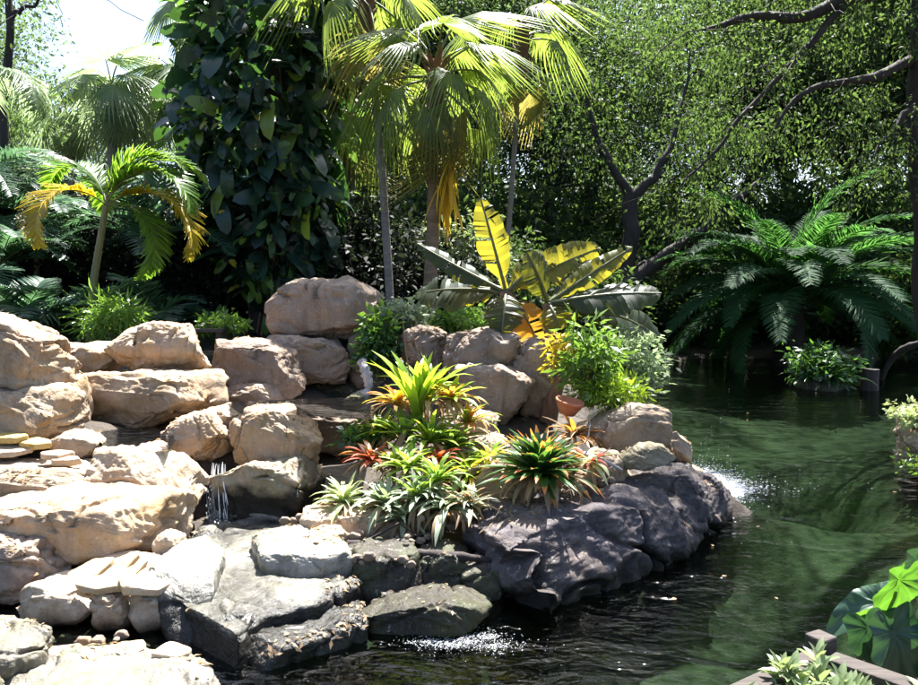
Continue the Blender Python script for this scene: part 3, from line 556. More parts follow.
def foliage(mb, cen, rad, n_cl, per, lsize, rs, mat=0, clump=.5, shell=.5, asp=.45, up=.5, droop=.2, mats=None, hang=.7):
    """leaf clumps through an ellipsoid"""
    cen = np.asarray(cen, float); rad = np.asarray(rad, float)
    d = unit(rs.normal(size=(n_cl, 3))); r = rs.rand(n_cl) ** (1 / (3 - 2 * (1 - shell))) ; r = shell + (1 - shell) * rs.rand(n_cl) if shell > .6 else rs.rand(n_cl) ** .45
    bump = 1 + .28 * noise(d * 2.2 + rs.uniform(-9, 9, 3))
    keep = noise(d * r[:, None] * 2.4 + rs.uniform(-9, 9, 3)) > -.3; d, r, bump = d[keep], r[keep], bump[keep]; n_cl = len(r)
    cc = cen + d * (r * bump)[:, None] * rad
    cl = clump * rs.uniform(.6, 1.25, n_cl); hue = rs.rand(n_cl)
    N = n_cl * per; ci = np.repeat(np.arange(n_cl), per)
    off = rs.normal(size=(N, 3)) * (1, 1, hang) * cl[ci][:, None] * .5; pos = cc[ci] + off
    ax = unit(off + rs.normal(size=(N, 3)) * .35 * cl[ci][:, None] + (0, 0, -droop * clump)); nr = unit(rs.normal(size=(N, 3)) * .7 + (0, 0, up))
    ln = lsize * rs.uniform(.45, 1.4, N)
    leaves(mb, pos, ax, nr, ln, ln * asp, mat, np.clip(.55 * hue[ci] + .45 * rs.rand(N), 0, 1))
    return cc
def limb(p0, p1, rs, sag=.1, n=6):
    p0, p1 = np.asarray(p0, float), np.asarray(p1, float); t = np.linspace(0, 1, n)[:, None]; L_ = np.linalg.norm(p1 - p0)
    pts = p0 + (p1 - p0) * t + rs.normal(size=(n, 3)) * L_ * .05 * np.sin(t * math.pi) + np.array((0, 0, 1)) * np.sin(t * math.pi) * sag * L_
    return pts

def broad_tree(name, label, cat, loc, h, tr, cr, crz, leaf, n_cl, per, lsize, seed, group=None, clump=.8, lowest=.35):
    rs = np.random.RandomState(seed); root = thing(name, label, cat, loc, group)
    mb = MB(); pts = limb((0, 0, -.3), (rs.normal() * .4, rs.normal() * .4, h - crz * .6), rs, 0, 8); mb.tube(pts, np.linspace(tr, tr * .5, 8), 10)
    cen = pts[-1] + (0, 0, .1); fb = MB()
    cc = foliage(fb, cen, (cr, cr, crz), n_cl, per, lsize, rs, 0, clump)
    for k in rs.choice(len(cc), 16, replace=False):
        a = pts[rs.randint(4, 8)]; q = limb(a, cc[k], rs, .1); mb.tube(q, np.linspace(tr * .35, .02, len(q)), 6)
    mb.build('trunk', M['bark'], root); fb.build('crown', M[leaf], root)
    return root

def pinnate(L_, n, ll, lw, droop, rs, fold=.35, lean=.9, tipdroop=.5, stiff=1., mats=None, petiole=.12, rad=.012):
    """feather frond along local +X, arching down by `droop` radians"""
    mb = MB(); s = np.linspace(0, 1, 24); ang = -droop * s ** 1.25; dx = np.cos(ang); dz = np.sin(ang)
    x = np.concatenate([[0], np.cumsum((dx[1:] + dx[:-1]) / 2)]) / 23 * L_; z = np.concatenate([[0], np.cumsum((dz[1:] + dz[:-1]) / 2)]) / 23 * L_
    path = np.stack([x, 0 * x, z], 1); mb.tube(path, np.linspace(rad, rad * .25, 24), 5, 1)
    u = np.linspace(petiole, .995, n); a = np.interp(u, s, ang); base = np.stack([np.interp(u, s, x), 0 * u, np.interp(u, s, z)], 1)
    tang = np.stack([np.cos(a), 0 * a, np.sin(a)], 1); nrm = np.stack([-np.sin(a), 0 * a, np.cos(a)], 1)
    prof = np.sin(np.clip((u - petiole) / (1 - petiole), 0, 1) ** .7 * math.pi * .93 + .12) ** .6
    # leaflet template: 4 rows, bending down
    rows = np.array([0, .33, .7, 1.0]); wd = np.array([.6, 1, .7, .05]) * .5; zz = -tipdroop * rows ** 2 * .5
    tv = np.concatenate([np.stack([rows, wd, zz], 1), np.stack([rows, 0 * wd, zz + .02], 1), np.stack([rows, -wd, zz], 1)]); tf = []
    for r in range(3):
        tf += [(r, 4 + r, 5 + r, r + 1), (4 + r, 8 + r, 9 + r, 5 + r)]
    for sgn in (1, -1):
        fw = lean + rs.normal(size=n) * .08; side = np.array((0, sgn, 0.))
        ax = unit(tang * np.cos(fw)[:, None] + side * np.sin(fw)[:, None] + nrm * (fold * np.ones(n) + rs.normal(size=n) * .08)[:, None])
        ln = ll * prof * rs.uniform(.88, 1.08, n); fr = frames(ax, nrm + rs.normal(size=(n, 3)) * .12) * np.stack([ln, np.full(n, lw), ln], -1)[:, None, :]
        mb.scatter(tv, np.array(tf), fr, base, 0, rs.rand(n))
    return mb
def fanleaf(rs, Lb=.9, Lp=.9, n=34, spread=255, droop=.5, pdroop=.4, hang=.6):
    """fan palm leaf: petiole along +X then a pleated radial blade with drooping split tips"""
    mb = MB(); s = np.linspace(0, 1, 8); ang = -pdroop * s; px = np.cumsum(np.cos(ang)) / 8 * Lp; pz = np.cumsum(np.sin(ang)) / 8 * Lp
    mb.tube(np.stack([px, 0 * px, pz], 1), np.linspace(.022, .012, 8), 5, 1); e = np.array((px[-1], 0, pz[-1]))
    th = np.radians(np.linspace(-spread / 2, spread / 2, n)); da = th[1] - th[0]
    st = np.array([.02, .25, .45, .72, 1.0]); wr = np.array([.5, .5, .46, .3, .03]); ca, sa = math.cos(ang[-1] - droop * .6), math.sin(ang[-1] - droop * .6)
    for t in th:
        Ls = Lb * (1 - .25 * (abs(t) / math.pi) ** 2) * rs.uniform(.92, 1.05); hd = hang * rs.uniform(.6, 1.4); rn = rs.rand(); V = []
        for j, q in enumerate(st):
            r = q * Ls; hw = wr[j] * da * min(r, .5 * Ls) * 1.05
            fall = -hd * max(0, q - .45) ** 1.6 * Ls * 1.6; rr = r * (1 - .25 * hd * max(0, q - .45)); dip = -droop * .35 * abs(math.sin(t)) * r
            c = np.array((math.cos(t) * rr, math.sin(t) * rr, dip)); sd_ = np.array((-math.sin(t), math.cos(t), 0)); up = .35 * hw
            for k, o_ in ((-1, -up), (0, up), (1, -up)):
                v = c + sd_ * hw * k + (0, 0, o_); v = np.array((v[0] * ca - v[2] * sa, v[1], v[0] * sa + v[2] * ca)); v[2] += fall; V.append(v + e)
        f = []
        for j in range(4):
            a = j * 3; f += [(a, a + 1, a + 4, a + 3), (a + 1, a + 2, a + 5, a + 4)]
        mb.add(V, f, 0, rn)
    return mb
def strap(mb, base, az, el, L_, W, droop, rs, mat=0, nseg=7, fold=.25, rnd=None, tipmat=None, tipfrom=.7, point=.8):
    s = np.linspace(0, 1, nseg); a = el - droop * s ** 1.3; dr = np.concatenate([[0], np.cumsum(np.cos(a[:-1]))]) / (nseg - 1) * L_; dz = np.concatenate([[0], np.cumsum(np.sin(a[:-1]))]) / (nseg - 1) * L_
    h = np.array((math.cos(az), math.sin(az), 0)); side = np.array((-math.sin(az), math.cos(az), 0)); wd = W * .5 * np.where(s < .5, .75 + .5 * s, 1 - ((s - .5) / .5) ** 2 * (1 - .06)) if point else W * .5 * np.ones(nseg)
    c = np.asarray(base) + h * dr[:, None] + np.array((0, 0, 1)) * dz[:, None]; tw = rs.normal() * .05 * L_ * s ** 2; c = c + side * tw[:, None]
    n = np.stack([-np.sin(a) * h[0], -np.sin(a) * h[1], np.cos(a)], 1)
    V = np.stack([c - side * wd[:, None] + n * (fold * wd)[:, None], c, c + side * wd[:, None] + n * (fold * wd)[:, None]], 1).reshape(-1, 3)
    r = rs.rand() if rnd is None else rnd
    f = []; g_ = []
    for j in range(nseg - 1):
        k = j * 3; q = [(k, k + 1, k + 4, k + 3), (k + 1, k + 2, k + 5, k + 4)]
        (g_ if tipmat is not None and s[j] >= tipfrom else f).extend(q)
    n0 = mb.n; mb.add(V, f, mat, r)
    if g_: mb.f.append(np.array(g_) + n0); mb.m.append(np.full(len(g_), tipmat))
def rosette(name, label, px, py, d, n, L_, W, mats, seed, el=(.35, 1.35), droop=(.6, 1.5), tip=False, group=None, cat='bromeliad', spike=None, dead=6, fold=.3, tipfrom=.7, lean=0):
    rs = np.random.RandomState(seed); loc = P(px, py, d); root = thing(name, label, cat, loc, group); mb = MB(); L_ *= (.92 if mats[0] in ('silver', 'cream') else 1.25); W *= 1.15; n = int(n * 1.3)
    for k in range(n):
        u = k / n; e = el[1] - (el[1] - el[0]) * u + rs.normal() * .08; lm = rs.randint(len(mats) - (2 if tip else 1)) if (len(mats) - (2 if tip else 1)) > 0 else 0
        strap(mb, (rs.normal() * .012, rs.normal() * .012, 0), k * 2.39996 + rs.normal() * .2, e, L_ * rs.uniform(.72, 1.08) * (.75 + .35 * u), W * rs.uniform(.8, 1.15), rs.uniform(*droop), rs, lm, fold=fold, tipmat=(len(mats) - 2) if tip and rs.rand() < .75 else None, tipfrom=tipfrom)
    for k in range(dead * 2): strap(mb, (0, 0, 0), rs.uniform(0, 6.28), rs.uniform(-.3, .4), L_ * rs.uniform(.6, 1.1), W * .7, rs.uniform(1, 2.4), rs, len(mats) - 1)
    mb.build('leaves', [M[m] for m in mats], root)
    if spike:
        sb = MB(); q = limb((0, 0, 0), (rs.normal() * .05, rs.normal() * .05, spike[0]), rs, 0, 6); sb.tube(q, .006, 5, 1)
        for k in range(14): strap(sb, q[-1] - (0, 0, .1 * rs.rand() * spike[0]), rs.uniform(0, 6.28), rs.uniform(.3, 1.4), spike[0] * .28, .03, .6, rs, 0, 4)
        sb.build('flower_spike', [M[spike[1]], M['greenstem']], root)
    return root

# ------------------------------------------------------------------ bromeliads and garden plants on the rocks
GB = 'bromeliads planted among the rocks'
rosette('bromeliad', 'tall lime green strap leaved bromeliad at the top of the clump', 418, 418, 7.0, 14, .60, .075, ['strap', 'strap', 'dry'], 201, (1.0, 1.5), (.3, 1.3), group=GB, dead=3)
rosette('bromeliad', 'orange and yellow leaved bromeliad beside the tall lime one', 452, 400, 7.0, 26, .26, .05, ['orange', 'arecay', 'strap', 'dry'], 202, (.2, 1.2), group=GB)
rosette('bromeliad', 'yellow orange bromeliad half hidden behind the tall lime one', 396, 404, 7.2, 22, .25, .045, ['arecay', 'orange', 'dry'], 203, (.2, 1.3), group=GB)
rosette('bromeliad', 'bright green bromeliad in the middle of the clump', 430, 443, 6.75, 34, .36, .04, ['strap', 'bright', 'dry'], 204, (.2, 1.35), group=GB)
rosette('bromeliad', 'bright green bromeliad nearest the grey stepping slab', 452, 450, 6.8, 30, .33, .045, ['bright', 'strap', 'dry'], 205, (.2, 1.3), group=GB)
rosette('bromeliad', 'red leaved bromeliad under the dark leafy shrub', 372, 462, 6.6, 24, .26, .04, ['red', 'orange', 'dry'], 206, (.15, 1.1), group=GB)
rosette('bromeliad', 'small red bromeliad inside the lime green clump', 438, 462, 6.5, 20, .22, .04, ['red', 'orange', 'dry'], 207, (.2, 1.2), group=GB)
rosette('bromeliad', 'cream striped spider leaved bromeliad alone by the algae block', 345, 503, 6.25, 34, .36, .035, ['cream', 'cream', 'dry'], 208, (.1, 1.3), (.5, 1.6), group=GB, dead=12)
rosette('bromeliad', 'pale green bromeliad with cream leaves at the clump front', 408, 470, 6.35, 34, .38, .042, ['cream', 'strap', 'dry'], 209, (.15, 1.3), group=GB)
rosette('bromeliad', 'silver green bromeliad at the front corner next to the cream one', 386, 505, 6.1, 34, .40, .04, ['silver', 'silver', 'dry'], 210, (.15, 1.3), (.6, 1.8), group=GB, dead=12)
rosette('bromeliad', 'silver green bromeliad in the middle of the front row', 420, 500, 6.0, 32, .36, .04, ['silver', 'strap', 'dry'], 211, (.15, 1.35), (.6, 1.8), group=GB, dead=12)
rosette('bromeliad', 'silver green bromeliad trailing grey leaves down the dark ledge', 448, 510, 5.95, 34, .42, .038, ['silver', 'silver', 'dry'], 212, (-.1, 1.2), (.9, 2.2), group=GB, dead=14)
rosette('bromeliad', 'yellowish bromeliad between the grey slab and dark ledge', 470, 478, 6.5, 28, .34, .035, ['arecay', 'strap', 'dry'], 213, (.1, 1.2), group=GB, dead=10)
rosette('bromeliad', 'small lime bromeliad beside the orange tipped one', 490, 462, 6.6, 22, .26, .035, ['strap', 'arecay', 'dry'], 214, (.1, 1.2), group=GB)
rosette('bromeliad', 'big dark green bromeliad with orange tips on the promontory', 540, 476, 6.05, 120, .40, .06, ['dgreen', 'dgreen', 'dgreen', 'orange', 'dry'], 215, (.1, 1.5), (.3, 1.2), tip=True, group=GB, dead=16, tipfrom=.82)
rosette('bromeliad', 'reddish drooping bromeliad beside the flat faced boulder', 588, 462, 6.35, 20, .26, .045, ['red', 'cream', 'dry'], 216, (-.1, .8), group=GB, dead=8)
rosette('bromeliad', 'brown and orange bromeliad under the terracotta pot', 574, 436, 7.0, 22, .28, .045, ['orange', 'dry', 'dry'], 217, (.0, 1.0), group=GB, dead=8)

for k, (lb, px, py, d, n_, L_, W_, ms, el_) in enumerate([
    ('lime strap leaved bromeliad just under the tall one', 404, 440, 6.9, 22, .36, .05, ['strap', 'bright', 'dry'], (.3, 1.35)), ('yellow tufted bromeliad above the dark round leaved shrub', 380, 436, 7.1, 22, .28, .04, ['arecay', 'strap', 'dry'], (.2, 1.3)),
    ('lime and orange bromeliad leaning over the stepping slab', 468, 424, 6.95, 24, .28, .045, ['strap', 'orange', 'dry'], (.2, 1.2)), ('upright lime bromeliad behind the tall strap leaved one', 428, 402, 7.15, 14, .44, .06, ['strap', 'strap', 'dry'], (.7, 1.45)),
    ('lime green bromeliad between the silver ones', 436, 482, 6.15, 26, .30, .035, ['strap', 'bright', 'dry'], (.2, 1.3)), ('silver bromeliad lowest in the front row over the wet stones', 402, 520, 5.95, 30, .33, .035, ['silver', 'silver', 'dry'], (.0, 1.2)),
    ('silvery dry bromeliad beside the dark promontory', 470, 506, 5.95, 30, .34, .03, ['silver', 'dry', 'dry'], (-.1, 1.2)), ('cream bromeliad in the very middle of the clump', 395, 466, 6.5, 30, .30, .036, ['cream', 'strap', 'dry'], (.2, 1.3))]):
    rosette('bromeliad', lb, px, py, d, n_, L_, W_, ms, 230 + k, el_, (.5, 1.6), group=GB)

def bush(name, label, cat, px, py, d, rad, n_cl, per, ls, leaf, seed, clump=.14, asp=.5, group=None, stems=6, fine=False, up=.4):
    rs = np.random.RandomState(seed); loc = P(px, py, d); root = thing(name, label, cat, loc, group); fb = MB(); sb = MB()
    cc = foliage(fb, (0, 0, rad[2]), rad, n_cl, per, ls, rs, 0, clump, asp=asp, up=up)
    for k in rs.choice(len(cc), min(stems, len(cc)), replace=False):
        q = limb((rs.normal() * .03, rs.normal() * .03, -.1), cc[k], rs, .05); sb.tube(q, np.linspace(.014, .004, len(q)), 5)
    sb.build('stems', M['brownstem'], root); fb.build('foliage', M[leaf], root); return root
bush('leafy_shrub', 'dark leafy shrub with round leaves beside the upper wedge boulder', 'shrub', 372, 455, 7.1, (.26, .22, .16), 50, 16, .07, 'dgreen', 301, .12, .6)
bush('leafy_shrub', 'dark glossy shrub with pale flecks hanging by the driftwood', 'shrub', 380, 372, 9.2, (.2, .25, .28), 60, 22, .09, 'dgreen', 302, .14, .55)
bush('leafy_shrub', 'lime tipped shrub against the tallest boulder', 'shrub', 382, 334, 9.3, (.2, .2, .12), 26, 20, .1, 'bright', 303, .14, .5)
bush('leafy_shrub', 'grey leaved shrub in front of the fan palm trunk', 'shrub', 403, 330, 9.5, (.3, .3, .17), 60, 22, .08, 'silver', 304, .14, .5)
bush('leafy_shrub', 'sunlit lime herb behind the grey boulders', 'shrub', 460, 342, 10.2, (.52, .4, .22), 120, 26, .075, 'bright', 305, .14, .55)
bush('leafy_shrub', 'lime green dracaena shrub above the terracotta pot', 'shrub', 588, 396, 7.6, (.25, .25, .36), 60, 20, .13, 'bright', 306, .12, .22, stems=12)
bush('leafy_shrub', 'low lime fern spilling over the flat faced boulder', 'shrub', 612, 404, 7.5, (.30, .25, .12), 80, 24, .07, 'strap', 307, .12, .35)
bush('leafy_shrub', 'dull green bush hanging over the pond beside the lime fern', 'shrub', 634, 398, 8.3, (.26, .35, .36), 80, 26, .08, 'sabal', 308, .16, .4)
bush('leafy_shrub', 'yellow leaved sprig at the base of the banana stem', 'shrub', 563, 372, 7.9, (.16, .15, .22), 26, 14, .1, 'arecay', 309, .12, .4)
bush('leafy_shrub', 'pale flowering shrub over the far side rock', 'shrub', 918, 420, 8.5, (.22, .25, .07), 40, 20, .07, 'cream', 310, .14, .5)
bush('leafy_shrub', 'green weed at the waterline under the far side rock', 'shrub', 932, 470, 8.0, (.2, .3, .05), 24, 18, .06, 'bright', 311, .12, .5)
bush('leafy_shrub', 'bright grass like clump at the foot of the leaning areca', 'shrub', 112, 334, 10.2, (.35, .3, .2), 60, 20, .2, 'bright', 312, .2, .12, up=.1)
bush('leafy_shrub', 'low lime plant at the foot of the vine covered tree', 'shrub', 222, 330, 10.6, (.32, .3, .08), 40, 20, .08, 'bright', 313, .14, .5)

# banana plant
def banana_leaf(rs, L_=1.6, W=.46, droop=.9, tear=.35, vfold=.25, roll=0):
    mb = MB(); n = 20; s = np.linspace(0, 1, n + 1); a = -droop * s ** 1.3; dx = np.concatenate([[0], np.cumsum(np.cos(a[:-1]))]) / n * L_; dz = np.concatenate([[0], np.cumsum(np.sin(a[:-1]))]) / n * L_
    c = np.stack([dx, 0 * dx, dz], 1); nn = np.stack([-np.sin(a), 0 * a, np.cos(a)], 1); mb.tube(c, np.linspace(.022, .006, n + 1), 6, 1)
    pet = .16; wd = np.where(s < pet, .04, np.sin(np.clip((s - pet) / (1 - pet), 0, 1) ** .75 * math.pi) ** .55 * W * .5); wd[-1] = .005
    for sg in (1, -1):
        g_ = vfold; sl = rs.normal() * .1
        for i_ in range(n):
            gap = rs.rand() < tear
            g_ += .10 * math.sin(i_ * .9 + sg * 1.3 + L_ * 9)
            if gap: g_ = vfold + rs.normal() * .25; sl = rs.normal() * .08
            V = []
            for q, (i2, f2) in enumerate(((i_, .03 if gap else 0), (i_ + 1, 0))):
                ww = wd[i2] * (1 + .05 * math.sin(i2 * 2.7 + sg) + .04 * math.sin(i2 * 5.1))
                for k, t in enumerate((0, .35, .7, 1.0)):
                    V.append(c[i2] + np.array((0, sg, 0)) * ww * t * math.cos(g_ * .8) + nn[i2] * (ww * t * math.sin(g_) - .35 * ww * t * t) + np.array((1, 0, 0)) * (ww * t * (.25 + sl) + f2) + nn[i2] * .012 * math.sin(i2 * 2.1 + sg) * t)
            mb.add(V, [(k, k + 1, k + 5, k + 4) for k in range(3)], 0, rs.uniform(.3, .7))
    return mb
rs = np.random.RandomState(40); bl = P(548, 402, 8.3); ban = thing('banana_plant', 'banana plant with broad torn yellow and dark leaves above the rockery', 'banana plant', bl)
mb = MB(); c1 = P(548, 303, 8.5) - bl; c2 = P(506, 292, 8.7) - bl
mb.tube(limb((0, 0, -.2), c1, rs, 0), np.linspace(.10, .06, 6), 10, 0); mb.tube(limb((-.35, .3, -.2), c2, rs, 0), np.linspace(.11, .07, 6), 10, 0); mb.build('pseudostem', M['brownstem'], ban)
FACE = [.95, .5, .6, .75, .8, .7, .55, .8, .45, .55, .7, .6, .8, .5, .6]
LEAVES = [ # tip px, base crown, length, width, droop, material
  ((482, 203), 2, 1.3, .27, .25, 'bananay', 1.2), ((422, 246), 2, .95, .2, -.1, 'banana', 0.1), ((420, 294), 2, 1.0, .4, .5, 'banana', .2), ((446, 288), 2, .7, .3, .7, 'bananay', .3),
  ((596, 250), 2, 1.15, .34, .5, 'bananay', .5), ((552, 258), 2, .7, .3, .9, 'bananay', .6), ((604, 258), 1, .85, .24, .3, 'banana', 1.0), ((628, 250), 1, 1.05, .2, .2, 'bananay', .9),
  ((655, 294), 1, 1.2, .36, .3, 'banana', .1), ((660, 342), 1, 1.25, .36, .9, 'banana', .2), ((540, 350), 2, .55, .3, 1.3, 'bananared', .4), ((528, 255), 1, .7, .3, .3, 'banana', .8),
  ((560, 330), 1, .5, .28, 1.4, 'bananay', .5), ((502, 335), 2, .7, .34, 1.2, 'banana', .3), ((580, 300), 1, .7, .34, .9, 'banana', .8)]
for k, (tp, cr, L_, W, dr, mt, roll) in enumerate(LEAVES):
    b0 = c1 if cr == 1 else c2; tgt = P(tp[0], tp[1], (8.5 if cr == 1 else 8.7) + rs.uniform(-.35, .35)) - bl; v = tgt - b0; L3 = np.linalg.norm(v) * 1.06
    fc = FACE[k]; u = v / np.linalg.norm(v); nrm = fc * np.array((0, -1, .15)) + (1 - fc) * np.array((0, 0, 1.)); nrm = unit(nrm - u * (nrm @ u)); dl = dr * .42
    mbk = banana_leaf(rs, L3, W * 1.3, dr, .1, vfold=.18); o = mbk.build('leaf', [M[mt], M['greenstem']], ban); ax = u * math.cos(dl) + nrm * math.sin(dl)
    m3 = frames(ax[None], (nrm * math.cos(dl) - u * math.sin(dl))[None])[0]; o.matrix_local = Matrix.Translation(Vector(b0)) @ Matrix(m3.tolist()).to_4x4()

# terracotta bowl, driftwood, fallen branches
pl = P(567, 414, 7.3); pot = thing('terracotta_pot', 'shallow terracotta pot tucked among roots below the lime shrub', 'plant pot', pl)
pr = [(.0, 0), (.07, 0), (.11, .07), (.125, .11), (.135, .115), (.135, .135), (.12, .135), (.105, .08), (.0, .06)]; th = np.linspace(0, 2 * math.pi, 28, endpoint=False)
mb = MB(); V = np.array([[(r * math.cos(t), r * math.sin(t), z) for t in th] for r, z in pr]).reshape(-1, 3); k = np.arange(28)
mb.add(V, np.concatenate([np.stack([a * 28 + k, a * 28 + (k + 1) % 28, (a + 1) * 28 + (k + 1) % 28, (a + 1) * 28 + k], 1) for a in range(len(pr) - 1)])); o = mb.build('bowl', M['pot'], pot); o.rotation_euler = (.15, .2, 0)
def stick(name, label, pts, rad, mat, cat, kids=0, seed=0):
    rs = np.random.RandomState(seed); w3 = np.array([P(*p) for p in pts]); t = np.linspace(0, 1, len(w3)); tt = np.linspace(0, 1, 22)
    q = np.stack([np.interp(tt, t, w3[:, k]) for k in range(3)], 1); kk = np.array([.25, .5, .25])
    for _ in range(4): q[1:-1] = q[:-2] * .25 + q[1:-1] * .5 + q[2:] * .25
    mb = MB(); mb.tube(q - w3[0], np.interp(tt, np.linspace(0, 1, len(rad)), rad) * (1 + .15 * rs.normal(size=22)), 9)
    for k in range(kids):
        a = q[rs.randint(6, 21)] - w3[0]; r_ = limb(a, a + rs.normal(size=3) * (.25, .1, .15), rs); mb.tube(r_, np.linspace(rad[-1] * .7, .003, 6), 5)
    o = mb.build(name, M[mat]); o.location = w3[0]; tag(o, label, cat); return o
stick('driftwood', 'pale twisted driftwood branch hanging above the lichen stone', [(362,362,8.8),(366,372,8.7),(370,388,8.65),(362,398,8.6),(357,408,8.6)], [.05, .06, .045, .05, .02], 'drift', 'driftwood', 2, 1)
stick('fallen_branch', 'dark fallen branch lying across the wet ledge', [(318,532,5.9),(350,545,5.75),(400,553,5.6),(455,556,5.5),(490,560,5.5)], [.025, .04, .045, .035, .02], 'bark', 'branch', 3, 2)
stick('root', 'pale bare root running over the grey stepping slab', [(438,418,7.2),(452,424,7.1),(462,430,7.1),(478,428,7.1),(490,432,7.1)], [.012, .016, .014, .008], 'drift', 'root', 2, 3)
stick('root', 'long pale root in front of the middle grey slab', [(452,446,6.9),(470,452,6.85),(490,455,6.8),(505,458,6.8)], [.014, .02, .016, .008], 'drift', 'root', 2, 4)
stick('root', 'short pale roots creeping at the orange bromeliad base', [(572,452,6.5),(590,456,6.4),(606,462,6.3),(622,470,6.3)], [.02, .026, .02, .01], 'drift', 'root', 3, 5)
stick('thin_stalk', 'thin reddish flower stalk rising from the bromeliad clump', [(418,420,7.0),(410,380,7.0),(405,345,7.0),(403,322,7.0)], [.005, .005, .004, .003], 'brownstem', 'stalk', 0, 6)
stick('thin_stalk', 'second thin stalk leaning over the tall lime bromeliad', [(425,420,7.0),(424,380,7.0),(416,345,7.0),(410,330,7.0)], [.005, .005, .004, .003], 'brownstem', 'stalk', 0, 7)
def box(mb, c, s, rz=0, mat=0):
    v = np.array([(x, y, z) for x in (-.5, .5) for y in (-.5, .5) for z in (-.5, .5)]) * s; cs, sn = math.cos(rz), math.sin(rz)
    v = np.stack([v[:, 0] * cs - v[:, 1] * sn, v[:, 0] * sn + v[:, 1] * cs, v[:, 2]], 1) + c
    mb.add(v, [(0, 1, 3, 2), (4, 6, 7, 5), (0, 4, 5, 1), (2, 3, 7, 6), (0, 2, 6, 4), (1, 5, 7, 3)], mat)
bb = P(204, 330, 10.4); gz = H(bb[0], bb[1]); bench = thing('wooden_bench', 'low dark wooden bench behind the top ledge', 'bench', (bb[0], bb[1], gz))
mb = MB(); box(mb, (0, 0, bb[2] - gz), (.55, .3, .04)); mb.build('seat', M['wood'], bench, smooth=False)
for sx in (-.22, .22):
    mb = MB(); box(mb, (sx, 0, (bb[2] - gz) / 2 - .05), (.06, .26, max(.1, bb[2] - gz) + .06)); mb.build('leg', M['wood'], bench, smooth=False)

# ------------------------------------------------------------------ palms
PI2 = 2 * math.pi
def palm_trunk(root, pts, rad, mat, boots=None, off=None):
    mb = MB(); pts = np.asarray(pts); t = np.linspace(0, 1, len(pts)); tt = np.linspace(0, 1, 60); q = np.stack([np.interp(tt, t, pts[:, k]) for k in range(3)], 1)
    for _ in range(6): q[1:-1] = q[:-2] * .25 + q[1:-1] * .5 + q[2:] * .25
    r = np.interp(tt, np.linspace(0, 1, len(rad)), rad) * (1 + .05 * (np.arange(60) % 3 == 0)); mb.tube(q, r, 12); return mb.build('trunk', M[mat], root)
def fan_palm(name, label, base, crown, rad, nleaf, Lb, Lp, seed, trunkmat='palmbark', mat='fan', old='fanold', lo=-1.15, group=None, boots=True, hang=1.15, variants=3):
    rs = np.random.RandomState(seed); root = thing(name, label, 'palm tree', base, group); top = np.asarray(crown) - np.asarray(base)
    palm_trunk(root, [(0, 0, -.3), top * .5 + (.04, 0, 0), top], [rad * 1.15, rad, rad * .95], trunkmat)
    if boots:
        mb = MB()
        for k in range(46):
            z = -.75 + .95 * k / 46; a = k * 2.4; strap(mb, top + (math.cos(a) * rad * .8, math.sin(a) * rad * .8, z), a, 1.15, .34, .1, .25, rs, 0, 4)
        mb.tube([top + (0, 0, -.7), top + (0, 0, -.2), top + (0, 0, .25)], [rad * 1.05, rad * 1.5, rad * .8], 10); mb.build('leaf_bases', M['brownstem'], root)
    mes = [fanleaf(rs, Lb * rs.uniform(.9, 1.1), Lp * rs.uniform(.85, 1.1), 32, 250, rs.uniform(.5, 1.1), .6, hang * rs.uniform(.8, 1.5)) for _ in range(variants)]
    first = {}
    for k in range(nleaf):
        u = k / (nleaf - 1); el = 1.35 + (lo - 1.35) * u + rs.normal() * .12; az = k * 2.39996 + rs.normal() * .2; v = k % variants; key = (v, u > .8)
        M4 = Matrix.Translation(Vector(top + (0, 0, .12 - .25 * u))) @ rotm(az, el, rs.normal() * .25) @ Matrix.Scale(rs.uniform(.85, 1.1), 4)
        if key not in first: o = mes[v].build('frond', [M[old if key[1] else mat], M['greenstem']], root); o.matrix_local = M4; first[key] = o
        else: child(first[key], root, M4, 'frond')
    return root
GF = 'fan palms behind the rockery'
fb_ = P(425, 318, 12.0); fp = fan_palm('fan_palm', 'fan palm with brown boots and a bright dead yellow frond on its trunk', (fb_[0], 12, H(fb_[0], 12)), P(436, 80, 12), .095, 23, .68, .9, 51, group=GF)
rs = np.random.RandomState(77); mb = MB(); q0 = P(447, 152, 11.85) - np.array(fp.location)
for k in range(44): strap(mb, q0 + (rs.normal() * .04 + .02, rs.normal() * .04, rs.uniform(-.5, 0)), rs.uniform(0, 6.28), -1.25 + rs.normal() * .15, rs.uniform(.45, .95), .05, .45, rs, 0, 6)
mb.build('dead_frond', M['thatch'], fp)
f2 = P(495, 318, 14.5); fan_palm('fan_palm', 'fan palm with fullest crown, beside the dead yellow frond', (f2[0], 14.5, H(f2[0], 14.5)), P(522, 42, 14.5), .045, 11, .66, .8, 52, 'greybark', group=GF)
f3 = P(394, 300, 12.8); fan_palm('fan_palm', 'slim grey trunked fan palm nearest the vine covered tree', (f3[0], 12.8, H(f3[0], 12.8)), P(366, -5, 12.8), .06, 13, .76, .85, 53, 'greybark', group=GF, hang=1.0)
f6 = P(345, 290, 17); fan_palm('fan_palm', 'fan palm mostly hidden behind the vine covered tree', (f6[0], 17, H(f6[0], 17)), P(350, 110, 17), .12, 20, .9, .9, 56, 'greybark', group=GF)
GS = 'cabbage palms on the skyline'
sb0 = P(113, 300, 22); sab = fan_palm('cabbage_palm', 'cabbage palm standing under the white sky gap', (sb0[0], 22, H(sb0[0], 22)), P(112, 92, 22), .16, 22, 1.0, .95, 57, 'greybark', 'sabal', 'sabal', -.9, GS, False, .6)
